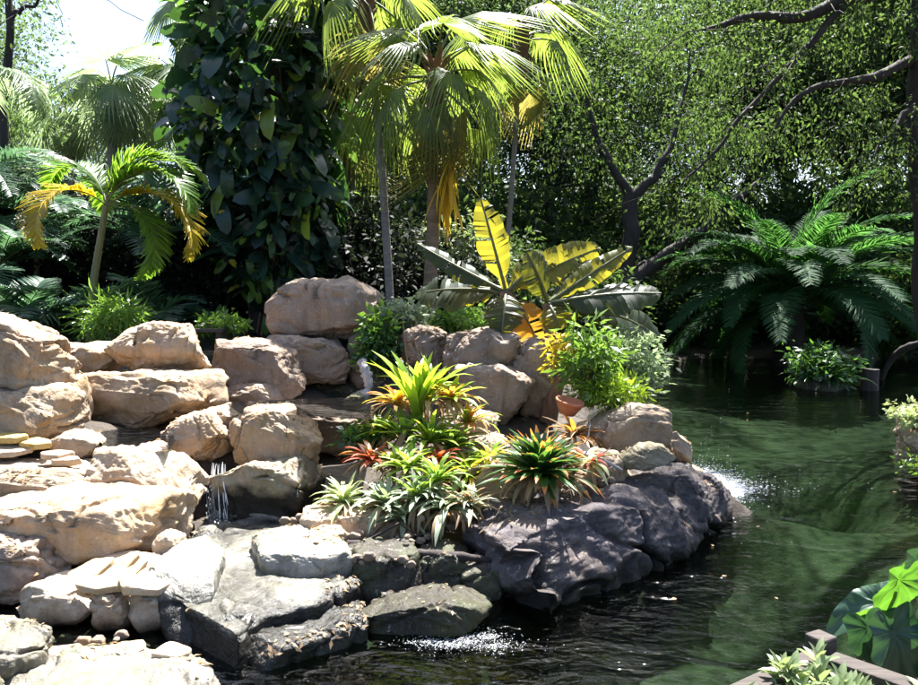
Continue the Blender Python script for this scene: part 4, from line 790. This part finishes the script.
def copy_palm(src, px, py, d, label, rz, sc=1):
    top = P(px, py, d); base = (top[0], d, 0); h = top[2] - H(top[0], d); r = copy_tree(src, (top[0], d, top[2] - src_h * sc), rz, sc, label); return r
src_h = P(112, 92, 22)[2] - H(sb0[0], 22)
for px, py, d, lb, rz, sc in [(176, 82, 23, 'cabbage palm touching the vine covered tree from behind', 1.1, 1.0), (148, 104, 26, 'lower cabbage palm between two taller ones', 2.3, .9), (72, 118, 24, 'cabbage palm lowest on the skyline near the photo edge', 4.0, .85),
                             (205, 12, 21, 'cabbage palm reaching fronds into the white sky gap beside the vine leaves', 5.0, 1.05)]:
    copy_palm(sab, px, py, d, lb, rz, sc)

def feather_palm(name, label, base, crown, rad, fronds, mats, seed, trunkmat='greenstem', group=None, L_=1.6, ll=.42, lw=.035, n=46, droop=1.1, cat='palm tree', lean=.9, fold=.3, variants=3, tipdroop=.5, trunk=True):
    """fronds: list of (azimuth, elevation, scale, material index)"""
    rs = np.random.RandomState(seed); root = thing(name, label, cat, base, group); top = np.asarray(crown) - np.asarray(base)
    if trunk: palm_trunk(root, [(0, 0, -.3), top * .5 + (-.03, 0, 0), top], [rad * 1.3, rad, rad * .8], trunkmat)
    mes = [pinnate(L_, n, ll, lw, droop * rs.uniform(.85, 1.2), rs, fold, lean, tipdroop) for _ in range(variants)]; first = {}
    for k, (az, el, sc, mi) in enumerate(fronds):
        key = (k % variants, mi); M4 = Matrix.Translation(Vector(top)) @ rotm(az, el, rs.normal() * .2) @ Matrix.Scale(sc, 4)
        if key not in first: o = mes[key[0]].build('frond', [M[mats[mi]], M['greenstem']], root); o.matrix_local = M4; first[key] = o
        else: child(first[key], root, M4, 'frond')
    return root
# leaning areca palm with yellow fronds
ab = P(86, 322, 10.6); ab[2] = H(ab[0], ab[1]); at_ = P(106, 205, 10.6)
feather_palm('areca_palm', 'leaning areca palm with two yellow arching fronds behind the top ledge', ab, at_, .048,
    [(-.1, .55, 1.1, 1), (-2.1, .6, .95, 1), (.2, 1.25, 1.05, 0), (2.8, 1.35, .9, 0), (-.25, 1.05, 1.05, 0), (-.1, 1.45, .9, 0), (2.2, 1.1, .8, 0), (-.3, .1, .95, 0)], ['areca', 'arecay'], 61, n=64, ll=.42, L_=1.6, droop=2.25, lw=.04)
rs = np.random.RandomState(12)
def clumpfr(n, lo=.2, hi=1.35, sc=(.8, 1.1), mi=0): return [(k * 2.4 + rs.normal() * .2, lo + (hi - lo) * rs.rand(), rs.uniform(*sc), mi) for k in range(n)]
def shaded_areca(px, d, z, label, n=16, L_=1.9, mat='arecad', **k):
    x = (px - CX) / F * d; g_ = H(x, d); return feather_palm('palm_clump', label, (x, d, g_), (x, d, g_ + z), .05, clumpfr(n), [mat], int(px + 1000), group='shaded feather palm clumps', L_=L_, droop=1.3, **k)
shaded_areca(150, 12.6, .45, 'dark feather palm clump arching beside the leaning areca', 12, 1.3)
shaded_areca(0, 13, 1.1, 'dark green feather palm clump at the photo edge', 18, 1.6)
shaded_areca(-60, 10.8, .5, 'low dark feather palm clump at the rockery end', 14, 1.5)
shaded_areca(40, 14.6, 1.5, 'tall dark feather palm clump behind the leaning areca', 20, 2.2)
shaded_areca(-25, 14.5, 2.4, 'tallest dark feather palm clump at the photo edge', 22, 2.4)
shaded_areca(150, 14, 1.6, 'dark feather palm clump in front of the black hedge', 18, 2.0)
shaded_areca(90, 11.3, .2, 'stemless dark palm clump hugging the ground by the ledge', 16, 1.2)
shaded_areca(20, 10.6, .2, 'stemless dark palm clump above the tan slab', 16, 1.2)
# weeping yellow-green frond at the photo edge
wl = P(-35, 80, 12); feather_palm('weeping_palm', 'pale weeping palm fronds hanging in from the photo edge', (wl[0], 12, H(wl[0], 12)), wl, .1, [(k * .9, .5 + .1 * (k % 3), .9, 0) for k in range(8)], ['sabal'], 62, 'greybark', L_=1.7, droop=2.4, ll=.55, tipdroop=1.6)
# date palm over the far bank
db = PZ(790, 362, .1); dt = np.array((db[0], db[1], P(790, 302, db[1])[2]))
fr = [];
rs = np.random.RandomState(5)
for k in range(54):
    u = k / 53; fr.append((k * 2.39996 + .6, 1.42 - 1.55 * u + rs.normal() * .12, rs.uniform(.85, 1.1), 0))
feather_palm('date_palm', 'wide date palm bending its fronds over the far bank', (db[0], db[1], .1), dt, .35, fr, ['date'], 63, 'bark', L_=3.8, ll=.6, lw=.045, n=110, droop=1.3, lean=.8, fold=.25, tipdroop=.5)
for px, py, d, lb, n_, L_ in [(705, 300, 26, 'smaller palm beside the date palm near the leaning trunk', 26, 3.0), (900, 285, 26, 'palm behind the date palm toward the photo edge', 26, 3.2), (830, 235, 29, 'bright palm top rising behind the date palm', 24, 3.4)]:
    t_ = P(px, py, d); feather_palm('feather_palm', lb, (t_[0], d, H(t_[0], d)), t_, .2, [(k * 2.4, 1.3 - 1.5 * k / n_, 1, 0) for k in range(n_)], ['date'], px, 'bark', L_=L_, ll=.55, lw=.06, n=56, droop=1.2, tipdroop=.3, group='feather palms on the far bank')

# ------------------------------------------------------------------ vine covered tree
vb = P(268, 320, 14.5); vb[2] = H(vb[0], 14.5); vt = thing('vine_covered_tree', 'thick tree trunk smothered in big dark climbing vine leaves', 'tree', vb)
rs = np.random.RandomState(90); tp = P(262, -25, 14.5) - vb
palm_trunk(vt, [(0, 0, -.3), tp * .5, tp], [.33, .27, .22], 'bark')
hh = heart(); N = 2200; zz = rs.rand(N) ** .8; ctr = tp * (.1 + .95 * zz)[:, None]
rad_ = np.interp(zz, [0, .08, .2, .45, .7, 1], [.4, .85, 1.15, 1.38, 1.42, 1.25]) * (1 + .28 * noise(np.stack([zz * 7, rs.rand(N), 0 * zz], 1))) * rs.uniform(.55, 1.05, N)
a = rs.uniform(0, PI2, N); pos = ctr + np.stack([np.cos(a) * rad_, np.sin(a) * rad_, 0 * a], 1)
pos[:, 0] += .18 * np.sin(zz * 9) + .04
out_ = np.stack([np.cos(a), np.sin(a), 0 * a], 1); ax = unit(out_ * .7 + (0, 0, -.6) + rs.normal(size=(N, 3)) * .65); nr = unit(out_ * .6 + (0, 0, .75) + rs.normal(size=(N, 3)) * .7); sz = .12 + .36 * rs.rand(N) ** 2
mb = MB(); hearts(mb, hh, frames(ax, nr) * np.stack([sz, sz * .85, sz], -1)[:, None, :], pos, 0, rs.rand(N)); mb.build('vine_leaves', M['vine'], vt)
mb = MB()
for k in range(9):
    a = rs.uniform(0, PI2); z_ = np.linspace(0, 1, 14); q = tp * z_[:, None] * rs.uniform(.5, .95) + np.stack([np.cos(a + z_ * 3) * .33, np.sin(a + z_ * 3) * .33, 0 * z_], 1); mb.tube(q, .022, 5)
mb.build('vine_stems', M['brownstem'], vt)
mb = MB(); N = 420; zz = rs.rand(N); ctr = tp * (.1 + .9 * zz)[:, None]; a = rs.uniform(0, PI2, N); r_ = np.interp(zz, [0, .08, .2, .45, .7, 1], [.4, .85, 1.15, 1.38, 1.42, 1.25]) * rs.uniform(.9, 1.3, N); out_ = np.stack([np.cos(a), np.sin(a), 0 * a], 1)
sz = rs.uniform(.08, .2, N); hearts(mb, hh, frames(unit(out_ + (0, 0, -.3) + rs.normal(size=(N, 3)) * .6), unit(rs.normal(size=(N, 3)) + (0, 0, .8))) * np.stack([sz, sz * .7, sz], -1)[:, None, :], ctr + out_ * r_[:, None], 0, rs.rand(N)); mb.build('young_vine_leaves', M['vineyoung'], vt)
# sunlit lime vine leaves scrambling at the foot
mb = MB(); N = 60; pos = np.stack([rs.normal(size=N) * .35 + .25, -.6 + rs.normal(size=N) * .2, .25 + rs.rand(N) * 1.0], 1); ax = unit(rs.normal(size=(N, 3)) * .5 + (0, -.3, -1)); sz = rs.uniform(.13, .25, N)
hearts(mb, hh, frames(ax, unit(rs.normal(size=(N, 3)) * .4 + (0, -1, .5))) * np.stack([sz, sz * .8, sz], -1)[:, None, :], pos, 0, rs.rand(N)); mb.build('low_vine_leaves', M['bright'], vt)

# ------------------------------------------------------------------ broad trees
GT = 'broadleaf trees closing the background'
protos = [broad_tree('broadleaf_tree', 'leafy tree behind the tall fan palms', 'tree', (-1, 30, 1.2), 14, .35, 5.2, 5.5, 'oakfar', 380, 105, .20, 71, GT, 1.15),
          broad_tree('broadleaf_tree', 'leafy tree left of the leaning oak trunk beyond the pond', 'tree', (4.6, 31, 1.0), 13, .32, 4.8, 5.8, 'oakfar', 380, 105, .19, 72, GT, 1.1),
          broad_tree('broadleaf_tree', 'leafy tree straight behind the date palm', 'tree', (11.5, 31, .8), 13.5, .34, 5.5, 5.2, 'oak', 400, 105, .19, 73, GT, 1.1)]
TR = [(0, -30, 33, -.0, .8, 'leafy tree rising at the photo edge behind the palms'), (1, 345, 27, 1.0, .9, 'leafy tree behind the vine covered tree'), (2, 235, 31, 2, .5, 'low leafy tree between vine tree and skyline palms'),
      (1, 100, 34, 3, .5, 'low leafy tree below the white sky gap'), (0, 400, 27, 4, .75, 'leafy tree framed between vine tree and fan palm'), (2, 548, 27, 5, .7, 'leafy tree just beyond the banana plant'),
      (0, 700, 33, 1.5, .62, 'leafy tree above the dark leaning trunk'), (1, 860, 29, 2.5, 1.05, 'leafy tree beyond the date palm crown'), (2, 960, 28, .6, 1.0, 'leafy tree at the photo edge over the pond'), (0, 1060, 25, 2.1, 1.0, 'leafy tree past the photo edge over the pond'),
      (1, 615, 40, 3.3, .62, 'leafy tree deep behind the forked oak'), (2, 780, 42, 4.4, 1.25, 'leafy tree deepest behind the date palm'), (0, 900, 42, 5.2, 1.25, 'leafy tree deep behind the photo edge palms'), (2, 470, 40, .9, 1.15, 'leafy tree deep behind the two tall fan palms'),
      (1, 350, 38, 2.2, 1.0, 'leafy tree deep behind the slim grey trunked palm'), (0, -140, 24, 2, .9, 'leafy tree past the photo edge beside the weeping palm'), (2, 20, 40, 1, .65, 'low leafy tree deep beyond the feather palms')]
for pi_, px, d, rz, sc, lb in TR:
    x = (px - CX) / F * d; copy_tree(protos[pi_], (x, d, H(x, d) if d < 60 else 1), rz, sc, lb)

def oak(name, label, limbs, sprays, seed, leaf='oak', lsize=.13, group=None, per=44, clump=.55, base=None):
    """limbs: list of ([(px,py,d)...],[radii]); sprays: list of (px,py,d,(rx,ry,rz),n)"""
    rs = np.random.RandomState(seed); root = thing(name, label, 'tree', base, group); mb = MB(); fb = MB(); b0 = np.asarray(base)
    for j, (pts, rad) in enumerate(limbs):
        w3 = np.array([P(*p) for p in pts]) - b0; t = np.linspace(0, 1, len(w3)); tt = np.linspace(0, 1, 26); q = np.stack([np.interp(tt, t, w3[:, k]) for k in range(3)], 1)
        for _ in range(3): q[1:-1] = q[:-2] * .25 + q[1:-1] * .5 + q[2:] * .25
        q += np.stack([fbm(np.stack([tt * 5, tt * 0 + j * 7.7, tt * 0 + k], 1), 2) for k in range(3)], 1) * .08
        (mb if j == 0 else LB).tube(q, np.interp(tt, np.linspace(0, 1, len(rad)), rad), 9) if False else mb.tube(q, np.interp(tt, np.linspace(0, 1, len(rad)), rad), 9)
        for k in range(7 if j else 2):                   # twigs
            a = q[rs.randint(8, 26)]; e = a + rs.normal(size=3) * (.8, .6, .4) + (0, 0, -.35); mb.tube(limb(a, e, rs), np.linspace(min(rad) * .5, .008, 6), 5)
    mb.build('trunk', M['bark'], root)
    for px, py, d, rad, n_ in sprays: foliage(fb, P(px, py, d) - b0, rad, n_, per, lsize, rs, 0, clump, asp=.42, hang=1.35 if py > -40 else .7, droop=.8)
    fb.build('crown', M[leaf], root); return root
ob = P(628, 330, 21); ob[2] = H(ob[0], 21)
oak('oak_tree', 'dark forked oak trunk on the far bank behind the banana plant', [([(626,335,21),(628,260,21),(633,192,21)], [.27, .22, .2]), ([(632,196,21),(655,178,21),(668,150,21),(685,100,21.5),(690,40,22)], [.15, .11, .08, .05, .02]), ([(632,196,21),(612,165,21),(592,120,21),(580,60,21)], [.14, .10, .06, .02]),
    ([(560,330,20.5),(610,298,20.5),(660,262,20.5),(700,232,20.5),(760,180,21)], [.16, .2, .18, .12, .05])],
    [(695,70,22,(2.0,2.0,1.3),40), (575,90,21.5,(1.6,1.6,1.3),30), (650,-30,22,(4.5,3,1.8),70), (700,160,21.5,(1.6,1.5,.9),30), (580,150,21.5,(1.3,1.2,1),22), (680,220,21,(1.5,1.2,.7),26), (740,120,21,(2,2,1.2),45), (620,-150,25,(4.5,4,1.6),110), (800,-150,26,(5,4,1.6),120), (960,-130,25,(4.5,4,1.8),110), (720,-160,20,(4,3,1.3),80), (880,-170,20,(4,3,1.3),80), (690,-150,15.5,(2.4,2,.9),45), (830,-160,16,(2.4,2,.9),50), (960,-150,15.5,(2.4,2,1),50)], 81, base=ob)  # the high out-of-view sprays are added to shade the right background
ob = P(945, 330, 13.5); ob[2] = H(ob[0], 13.5)
oak('oak_tree', 'dark oak at the photo edge with boughs sweeping over the pond', [([(935,345,13.5),(922,200,13.3),(918,60,13),(925,-80,12.6)], [.26, .2, .19, .17]), ([(922,-20,13),(880,-8,12.8),(840,2,12.6),(790,18,12.4),(738,20,12.2),(700,28,12)], [.12, .11, .10, .08, .06, .02]),
    ([(920,55,13),(880,75,12.8),(830,82,12.6),(790,100,12.5),(760,150,12.4)], [.09, .07, .05, .035, .012]), ([(850,0,12.6),(800,55,12.4),(752,110,12.2),(700,165,12.2),(672,200,12.2)], [.06, .05, .035, .022, .008]),
    ([(925,-80,12.6),(860,-150,11.5),(760,-200,10.5),(640,-240,10)], [.17, .14, .1, .05]), ([(925,-80,12.6),(980,-160,11),(1000,-260,9)], [.15, .12, .06])],
    [(705,120,12.3,(.7,.8,.4),10), (770,60,12.3,(1.0,1,.4),17), (835,25,12.6,(1.1,1,.4),20), (660,25,12.2,(.8,.9,.4),10), (885,125,12.8,(.7,.8,1.1),22), (805,120,12.5,(.8,.8,.45),12), (715,195,12.3,(.4,.5,.35),7), (760,160,12.4,(.35,.4,.6),8), (900,30,12.8,(.7,.8,.6),14), (840,170,12.6,(.3,.3,.7),8),
     (690,-180,10.4,(1.5,2.0,.9),75), (820,-230,9.5,(1.8,2,.9),70), (960,-250,9,(1.6,1.8,.9),50), (640,-60,11.6,(1.0,1.0,.6),26), (780,-70,12,(1.8,1.4,.8),60), (900,-90,12,(1.6,1.4,.8),50)], 82, lsize=.072, clump=.26, per=84, base=ob)
# thin dark trunk standing at the photo edge far left
ob = P(2, 300, 15); ob[2] = H(ob[0], 15)
oak('oak_tree', 'dark trunk with thin leafy twigs in the upper corner by the sky gap', [([(0,310,15),(4,150,15),(8,40,15),(12,-60,15)], [.1, .08, .07, .06]), ([(8,20,15),(30,5,15),(60,-10,15)], [.05, .03, .01])], [(15,-14,15,(.6,.6,.3),9), (-45,20,15,(.8,.8,1.2),34), (10,112,15.5,(.9,.8,.5),22), (50,88,16,(.5,.5,.3),6)], 83, lsize=.1, clump=.4, base=ob)

# hedge and understorey shrubs
def shrub_proto(label, leaf, rad, n_cl, per, ls, seed, name, cat, group, clump=.5):
    rs = np.random.RandomState(seed); root = thing(name, label, cat, (0, 0, 0), group); fb = MB(); cc = foliage(fb, (0, 0, rad[2] * .9), rad, n_cl, per, ls, rs, 0, clump); sb = MB()
    for k in rs.choice(len(cc), 10, replace=False): q = limb((rs.normal() * .15, rs.normal() * .15, -.2), cc[k], rs, .05); sb.tube(q, np.linspace(.04, .01, 6), 5)
    sb.build('stems', M['bark'], root); fb.build('foliage', M[leaf], root); return root
def place(root, px, d, rz, sc, label=None, first=False):
    x = (px - CX) / F * d
    if first: root.location = (x, d, H(x, d) - .15); root.rotation_euler = (0, 0, rz); root.scale = (sc,) * 3; return root
    return copy_tree(root, (x, d, H(x, d) - .15), rz, sc, label)
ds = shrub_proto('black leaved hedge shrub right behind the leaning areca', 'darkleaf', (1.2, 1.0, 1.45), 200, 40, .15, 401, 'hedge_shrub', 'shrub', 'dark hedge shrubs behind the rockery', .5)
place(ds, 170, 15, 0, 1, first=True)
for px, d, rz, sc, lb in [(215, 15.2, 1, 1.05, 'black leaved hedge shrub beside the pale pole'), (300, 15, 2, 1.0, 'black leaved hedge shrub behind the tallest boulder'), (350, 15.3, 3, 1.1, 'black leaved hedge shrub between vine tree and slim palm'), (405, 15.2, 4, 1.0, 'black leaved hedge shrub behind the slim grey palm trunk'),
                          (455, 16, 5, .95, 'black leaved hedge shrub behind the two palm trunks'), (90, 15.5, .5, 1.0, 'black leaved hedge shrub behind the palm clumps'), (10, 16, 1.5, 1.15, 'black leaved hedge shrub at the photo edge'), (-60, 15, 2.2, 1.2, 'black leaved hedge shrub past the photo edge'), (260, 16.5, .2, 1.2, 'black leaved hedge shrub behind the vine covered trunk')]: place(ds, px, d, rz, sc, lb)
us = shrub_proto('dark undergrowth shrub behind the banana leaves', 'oak', (1.7, 1.4, 1.5), 220, 40, .17, 402, 'undergrowth_shrub', 'shrub', 'undergrowth shrubs along the far bank', .55)
place(us, 560, 19, 0, 1, first=True)
for px, d, rz, sc, lb in [(500, 18.5, 1, .9, 'dark undergrowth shrub behind the tall yellow banana leaf'), (610, 24.5, 2, 1.1, 'undergrowth shrub at the foot of the forked oak'), (660, 25, 3, 1.0, 'undergrowth shrub under the leaning trunk'), (715, 25.5, 4, 1.1, 'undergrowth shrub at the date palm near side'),
                          (770, 26, 5, 1.2, 'undergrowth shrub directly behind the date palm trunk'), (830, 26, .4, 1.1, 'undergrowth shrub behind the island planting'), (890, 25, 1.4, 1.15, 'undergrowth shrub behind the curved log'), (950, 21, 2.4, 1.1, 'undergrowth shrub at the photo edge across the pond'), (560, 24, 3.4, 1.1, 'undergrowth shrub beyond the palm trunks'),
                          (640, 29, 4.4, 1.6, 'tall undergrowth shrub beyond the forked oak'), (760, 30, 5.4, 1.8, 'tall undergrowth shrub deep behind the date palm'), (880, 30, 6, 1.8, 'tall undergrowth shrub deep behind the log'), (700, 34, 1, 2.0, 'tallest undergrowth shrub behind the leaning trunk'), (990, 24, .2, 1.6, 'undergrowth shrub past the photo edge'), (560, 36, 2.1, 2.4, 'tall undergrowth shrub deep behind the banana plant'), (480, 35, 3.1, 2.3, 'tall undergrowth shrub deep behind the fan palm trunks'), (400, 34, 4.1, 2.3, 'tall undergrowth shrub deep behind the slim grey trunk'), (630, 37, 5.1, 2.4, 'tallest undergrowth shrub deep behind the forked oak'), (330, 33, .1, 2.2, 'tall undergrowth shrub deep behind the tallest boulder'), (810, 38, 1.8, 2.5, 'tallest undergrowth shrub behind the islet planting'), (940, 36, 2.8, 2.4, 'tallest undergrowth shrub behind the curved log'), (590, 28, 1.2, 1.7, 'dark undergrowth shrub right behind the forked oak trunk'), (520, 25, 2.2, 1.6, 'dark undergrowth shrub between fan palm trunk and oak'), (440, 24, 3.2, 1.6, 'dark undergrowth shrub between the two palm trunks')]: place(us, px, d, rz, sc, lb)
ps = shrub_proto('pale sunlit shrub between the fan palm trunks', 'paleleaf', (.7, .6, 1.3), 110, 30, .11, 403, 'pale_shrub', 'shrub', 'pale sunlit shrubs', .3)
place(ps, 468, 17.2, 0, 1.2, first=True)
for px, d, rz, sc, lb in [(400, 20, 1, 1.2, 'pale sunlit shrub behind the slim grey trunk'), (355, 19, 2, 1.3, 'pale sunlit shrub beside the vine leaves')]: place(ps, px, d, rz, sc, lb)

# ------------------------------------------------------------------ pond side things
# planted islet
ib = PZ(822, 388, 0); isl = thing('islet_planting', 'small leafy islet planting standing in the pond', 'plant', (ib[0], ib[1], 0))
v, f = rock_mesh(np.array([(math.cos(t), math.sin(t)) for t in np.linspace(0, 6.28, 9)[:-1]]) * .55, .25, .25, 900, 16, .7); mb = MB(); mb.add(np.stack([v[:, 0], v[:, 2], -v[:, 1]], 1), f); mb.build('mound', M['wet'], isl)
rs = np.random.RandomState(8); fb = MB(); foliage(fb, (0, 0, .45), (.6, .5, .4), 70, 26, .16, rs, 0, .25, asp=.4)
for k in range(50): strap(fb, (rs.normal() * .2, rs.normal() * .2, .2), rs.uniform(0, 6.28), rs.uniform(.3, 1.4), rs.uniform(.4, .9), .05, rs.uniform(.6, 1.8), rs, 0, 6)
fb.build('foliage', M['dgreen'], isl)
def stump(label, px, py, r, h, seed):
    b = PZ(px, py, 0); mb = MB(); mb.tube([(0, 0, -.5), (0, 0, h * .5), (.02, 0, h)], [r * 1.1, r, r * .95], 12); mb.add([(r * .95 * math.cos(t) + .02, r * .95 * math.sin(t), h) for t in np.linspace(0, PI2, 12, endpoint=False)], [tuple(range(12))]); o = mb.build('stump', M['bark']); o.location = b; tag(o, label, 'stump')
stump('short dark stump standing in the pond beside the islet', 869, 390, .17, .42, 1)
cl = [(880, 384, 17.6), (884, 372, 17.5), (893, 356, 17.3), (908, 346, 17), (940, 338, 16.6)]
stick('curved_log', 'curved dark log arching out of the pond at the photo edge', cl, [.05, .06, .065, .07, .08], 'bark', 'log', 0, 9)

# timber planter with shrub, elephant ear
pz = .80; A = PZ(820, 652, pz); B0 = PZ(735, 692, pz); C0 = PZ(960, 700, pz); gzz = -.3
plr = thing('timber_planter', 'weathered timber planter box in the near corner', 'planter', (A[0], A[1], 0))
def rail(p, q, w_=.09, h_=.16, z0=pz):
    mb = MB(); d = q - p; L_ = math.hypot(d[0], d[1]); rz = math.atan2(d[1], d[0]); m_ = (p + q) / 2 - np.array((A[0], A[1], 0)); box(mb, (m_[0], m_[1], z0 - h_ / 2), (L_, w_, h_), rz)
    o = mb.build('rail', M['wood'], plr, smooth=False); bv = o.modifiers.new('edge', 'BEVEL'); bv.width = .008; bv.segments = 2
    mb = MB(); box(mb, (m_[0], m_[1], z0 - h_ / 2 - .45), (L_ - .02, w_ * .5, .74), rz); mb.build('side_board', M['wood'], plr, smooth=False)
rail(A, A + (B0 - A) * 1.7); rail(A + np.array((.03, -.02, 0)), A + (C0 - A) * 1.6)
mb = MB(); box(mb, (.03, .06, .28), (.085, .085, 1.12), .5); o = mb.build('post', M['wood'], plr, smooth=False); bv = o.modifiers.new('edge', 'BEVEL'); bv.width = .008; bv.segments = 2
sl = np.array([A, A + (B0 - A) * 1.7, A + (B0 - A) * 1.7 + (C0 - A) * 1.6, A + (C0 - A) * 1.6]) - (A[0], A[1], .12); mb = MB(); mb.add(sl, [(0, 1, 2, 3)]); mb.build('soil', M['soil'], plr)
for k, (px, py, L_, lb) in enumerate([(812, 722, .15, 'bushy lime leaved plant in the timber planter behind its corner'), (868, 724, .11, 'lower lime leaved plant along the planter rail')]):
    rs = np.random.RandomState(50 + k); q = PZ(px, py, pz - .12); root = thing('potted_shrub', lb, 'plant', q); mb = MB(); sbm = MB()
    for j in range(16 if k == 0 else 12):
        tip = np.array((rs.normal() * .1, rs.normal() * .06, rs.uniform(.03, L_))); sbm.tube(limb((rs.normal() * .03, rs.normal() * .03, -.02), tip, rs), .004, 5); n_ = 11
        a = np.arange(n_) * 2.4; el = np.linspace(1.3, -.1, n_); ax = np.stack([np.cos(a) * np.cos(el), np.sin(a) * np.cos(el), np.sin(el)], 1); ln = rs.uniform(.06, .11, n_)
        leaves(mb, tip + ax * .004 + rs.normal(size=(n_, 3)) * .004, ax, np.stack([-np.cos(a) * np.sin(el), -np.sin(a) * np.sin(el), np.cos(el) + .1], 1), ln, ln * .34, 0, rs.rand(n_), True)
    sbm.build('stems', M['greenstem'], root); mb.build('foliage', M['paleleaf'], root)
eb = np.array((1.95, 3.3, 0.)); eb[2] = H(eb[0], eb[1]); ear = thing('elephant_ear', 'elephant ear plant with one glowing lime leaf in the near corner', 'plant', eb)
H2 = heart(90, 7, .42, .3); vv = np.arctan2(H2[0][:, 1], H2[0][:, 0]); vein = (np.abs((vv / .42) - np.round(vv / .42)) < .055) * 1.0; H2[0][:, 2] += .03 * np.sin(vv * 9 + H2[0][:, 0] * 4) * np.hypot(H2[0][:, 0], H2[0][:, 1]) * 1.6 - .012 * vein; H2[0][:, 2] += .10 * noise(H2[0] * 2.6 + 3.3) * np.hypot(H2[0][:, 0], H2[0][:, 1]) * 1.8 + .03 * noise(H2[0] * 7); H2[0][:, :2] *= (1 + .05 * np.sin(vv * 5.3 + 1) + .03 * np.sin(vv * 11))[:, None]
for k, (px, py, d, sz, ax, nr, rn) in enumerate([(899, 580, 3.3, .26, (-.15, .1, -1), (.35, -.9, .25), 1.0), (893, 632, 3.15, .25, (.25, -.25, -1), (-.1, -.75, .65), .2), (880, 604, 3.4, .19, (-1, -.05, -.2), (.05, -.6, .9), .2), (868, 628, 3.25, .20, (.3, -.2, -1), (-.5, -.7, .4), .3), (916, 560, 3.6, .26, (-.2, .2, -.9), (.3, -.8, .5), .4), (925, 620, 3.2, .27, (.4, -.2, -.8), (.3, -.5, .7), .3)]):
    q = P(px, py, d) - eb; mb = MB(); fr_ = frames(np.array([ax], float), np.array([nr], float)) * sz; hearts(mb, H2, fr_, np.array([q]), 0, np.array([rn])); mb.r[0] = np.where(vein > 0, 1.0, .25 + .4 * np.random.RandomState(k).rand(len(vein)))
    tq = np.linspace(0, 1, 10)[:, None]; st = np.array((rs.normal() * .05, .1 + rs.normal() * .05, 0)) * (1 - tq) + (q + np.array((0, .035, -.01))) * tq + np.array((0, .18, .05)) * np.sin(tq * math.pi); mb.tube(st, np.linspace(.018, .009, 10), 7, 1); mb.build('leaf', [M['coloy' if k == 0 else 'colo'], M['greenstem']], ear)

# fallen leaves on rocks, ground
rs = np.random.RandomState(15); mb = MB(); N = 900; x = rs.uniform(-7, 2, N); y = rs.uniform(5, 14, N); z = height(x, y) + .015; k = z > .05
leaves(mb, np.stack([x, y, z], 1)[k], rs.normal(size=(k.sum(), 3)) * (1, 1, .15), np.array((0, 0, 1.)) + rs.normal(size=(k.sum(), 3)) * .25, rs.uniform(.04, .1, k.sum()), rs.uniform(.02, .05, k.sum()), 0, rs.rand(k.sum())); 
rp = np.concatenate([a[0] for a in ROCKTOP]); rn = np.concatenate([a[1] for a in ROCKTOP]); cl_ = noise(rp * 1.7) > .12; rp, rn = rp[cl_], rn[cl_]; q = rs.choice(len(rp), 1500, replace=False); n_ = len(q); tn = rs.normal(size=(n_, 3)); tn -= rn[q] * (tn * rn[q]).sum(1)[:, None]
leaves(mb, rp[q] + rn[q] * .008, tn, rn[q] + rs.normal(size=(n_, 3)) * .2, rs.uniform(.02, .065, n_), rs.uniform(.010, .028, n_), 0, rs.rand(n_))
o = mb.build('fallen_leaves', M['dry']); o['kind'] = 'stuff'

mb = MB(); N = 16; px = rs.uniform(560, 918, N); py = 370 + 290 * rs.rand(N); pos = np.array([PZ(a, b, .006) for a, b in zip(px, py)]); k = height(pos[:, 0], pos[:, 1]) < -.05; n_ = k.sum()
leaves(mb, pos[k], rs.normal(size=(n_, 3)) * (1, 1, .03), np.array((0, 0, 1.)) + rs.normal(size=(n_, 3)) * .06, rs.uniform(.03, .08, n_), rs.uniform(.02, .04, n_), 0, rs.rand(n_)); o = mb.build('floating_leaves', M['dry']); o['kind'] = 'stuff'
